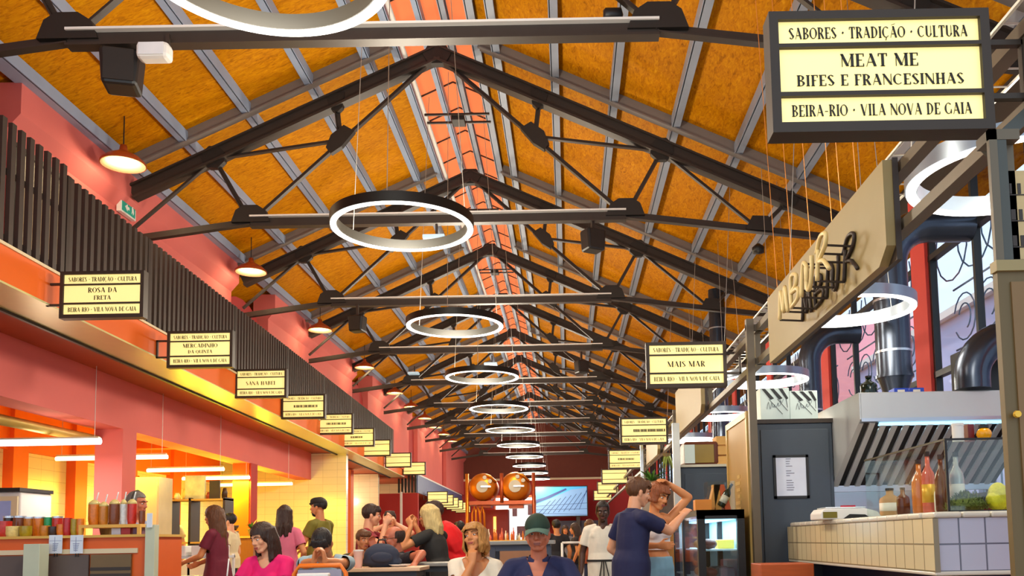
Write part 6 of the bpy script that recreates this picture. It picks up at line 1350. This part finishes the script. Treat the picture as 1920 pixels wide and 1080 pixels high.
o = empty('red_bar_back', (a.x + .3, BD + 1.3, 0), 'red panelled bar back with a slim yellow lamp', 'bar'); MB().box((0, 0, 0), (.75, .6, 2.05)).build('body', mat('red_panel', rgb(150, 40, 34), .5), o); MB().box((.33, -.05, 1.35), (.41, 0, 1.85)).build('slim_lamp', mat('slim_yellow', (1, 1, 1), emit=rgb(250, 190, 40), es=1.2, vary=0), o)
o = empty('bar_counter', (a.x + .5, BD - 1.2, 0), 'bar counter crowded with glassware below the copper stills', 'counter'); MB().box((0, 0, 0), (1.7, .6, 1.12)).build('body', mat('bar_taupe', rgb(140, 104, 84), .5), o); MB().box((-.05, -.05, 1.12), (1.75, .65, 1.17)).build('worktop', M_STRAW, o)
rnd = random.Random(5)
for i in range(22):
    x, y = a.x + .6 + .075 * i, BD - 1.1 + .35 * (i % 2); h_ = rnd.uniform(.14, .34)
    tag(MB().lathe([(.026, 0), (.03, h_ * .6), (.012, h_ * .8), (.012, h_), (0, h_)], n=12).build('bar_bottle', rnd.choice([M_CLEAR, M_AMB, M_DKG, M_ROSE, M_LAB]), loc=(x, y, 1.17), smooth=True), '%s bottle in a row on the bar below the stills' % ('small' if h_ < .24 else 'tall'), 'bottle', 'bottles on the far bar')
# bright doorway with posters behind the bar
o = empty('street_door_glazing', (at(930, 985, 40).x, 40, 0), 'bright white glazed street entrance with dark posters behind the bar', 'entrance'); W = at(1003, 985, 40).x - at(930, 985, 40).x
MB().box((0, 0, 0), (W, .05, 3.1)).build('bright_glazing', mat('daylit_glazing', rgb(240, 244, 252), .4, emit=(.95, .97, 1), es=.9, vary=.03), o)
for x, z, w_, h_ in ((.75, 2.25, .22, .55), (1.45, 2.3, .25, .45), (.95, 1.3, .4, .5), (1.5, 1.3, .3, .35)): MB().box((x, -.03, z), (x + w_, 0, z + h_)).build('poster', mat('dark_poster', rgb(96, 60, 70), .6, vary=.6, scale=14), o)
MB().box((-.06, -.05, 0), (0, .1, 3.15)).build('frame', M_CFR, o); MB().box((W, -.05, 0), (W + .06, .1, 3.15)).build('frame', M_CFR, o); MB().box((-.06, -.05, 3.1), (W + .06, .1, 3.2)).build('frame', M_CFR, o)
# big screen
a, b = at(1003, 968, 48.5), at(1100, 912, 48.5); o = empty('led_screen', (a.x, 51.8, a.z), 'large LED screen showing a blue and white arched bridge on the red back wall', 'screen'); W, Hh = b.x - a.x, b.z - a.z; o.location.y = 48.5
MB().box((-.05, .02, -.05), (W + .05, .14, Hh + .05)).build('casing', M_BLACK, o); MB().box((0, 0, 0), (W, .02, Hh)).build('display', mat('screen_cyan', rgb(60, 170, 230), .3, emit=rgb(70, 180, 240), es=.42, vary=.1), o)
M_SW = mat('screen_white', rgb(120, 160, 200), .3, emit=rgb(130, 180, 240), es=.42, vary=0); M_SN = mat('screen_navy', rgb(30, 60, 130), .3, emit=rgb(30, 70, 150), es=.3, vary=0)
MB().prism([(0, -.003, .0), (W, -.003, .0), (W, -.003, Hh * .96), (W * .7, -.003, Hh * .9), (W * .3, -.003, Hh * .6), (0, -.003, Hh * .4)], (0, -.003, 0)).build('picture_hill', M_SW, o)
mb = MB()
for i in range(9): mb.bar((W * (.05 + .1 * i), -.008, Hh * (.05 + .02 * i)), (W * min(1, .3 + .1 * i), -.008, Hh * (.52 + .045 * i)), .008, .03)
for i in range(3): mb.bar((0, -.008, Hh * (.1 + .12 * i)), (W, -.008, Hh * (.03 + .2 * i)), .008, .02)
mb.build('picture_lines', M_SN, o); mb = MB(); mb.prism([(0, -.006, Hh * .42), (W * .3, -.006, Hh * .62), (W * .62, -.006, Hh * .9), (W * .6, -.006, Hh * .95), (W * .2, -.006, Hh * .66), (0, -.006, Hh * .55)], (0, -.004, 0)); mb.build('picture_shade', M_SN, o)
MB().box((.4, .14, -.6), (.6, 3.5, .2)).build('mount', M_DARK, o); MB().box((W - .6, .14, -.6), (W - .4, 3.5, .2)).build('mount', M_DARK, o)
struct(MB().box((-.6, 48.9, 0), (2.0, 49.2, 2.2)).build('partition_2', mat('dark_plinth', rgb(60, 56, 74), .6)))
grow_figures()
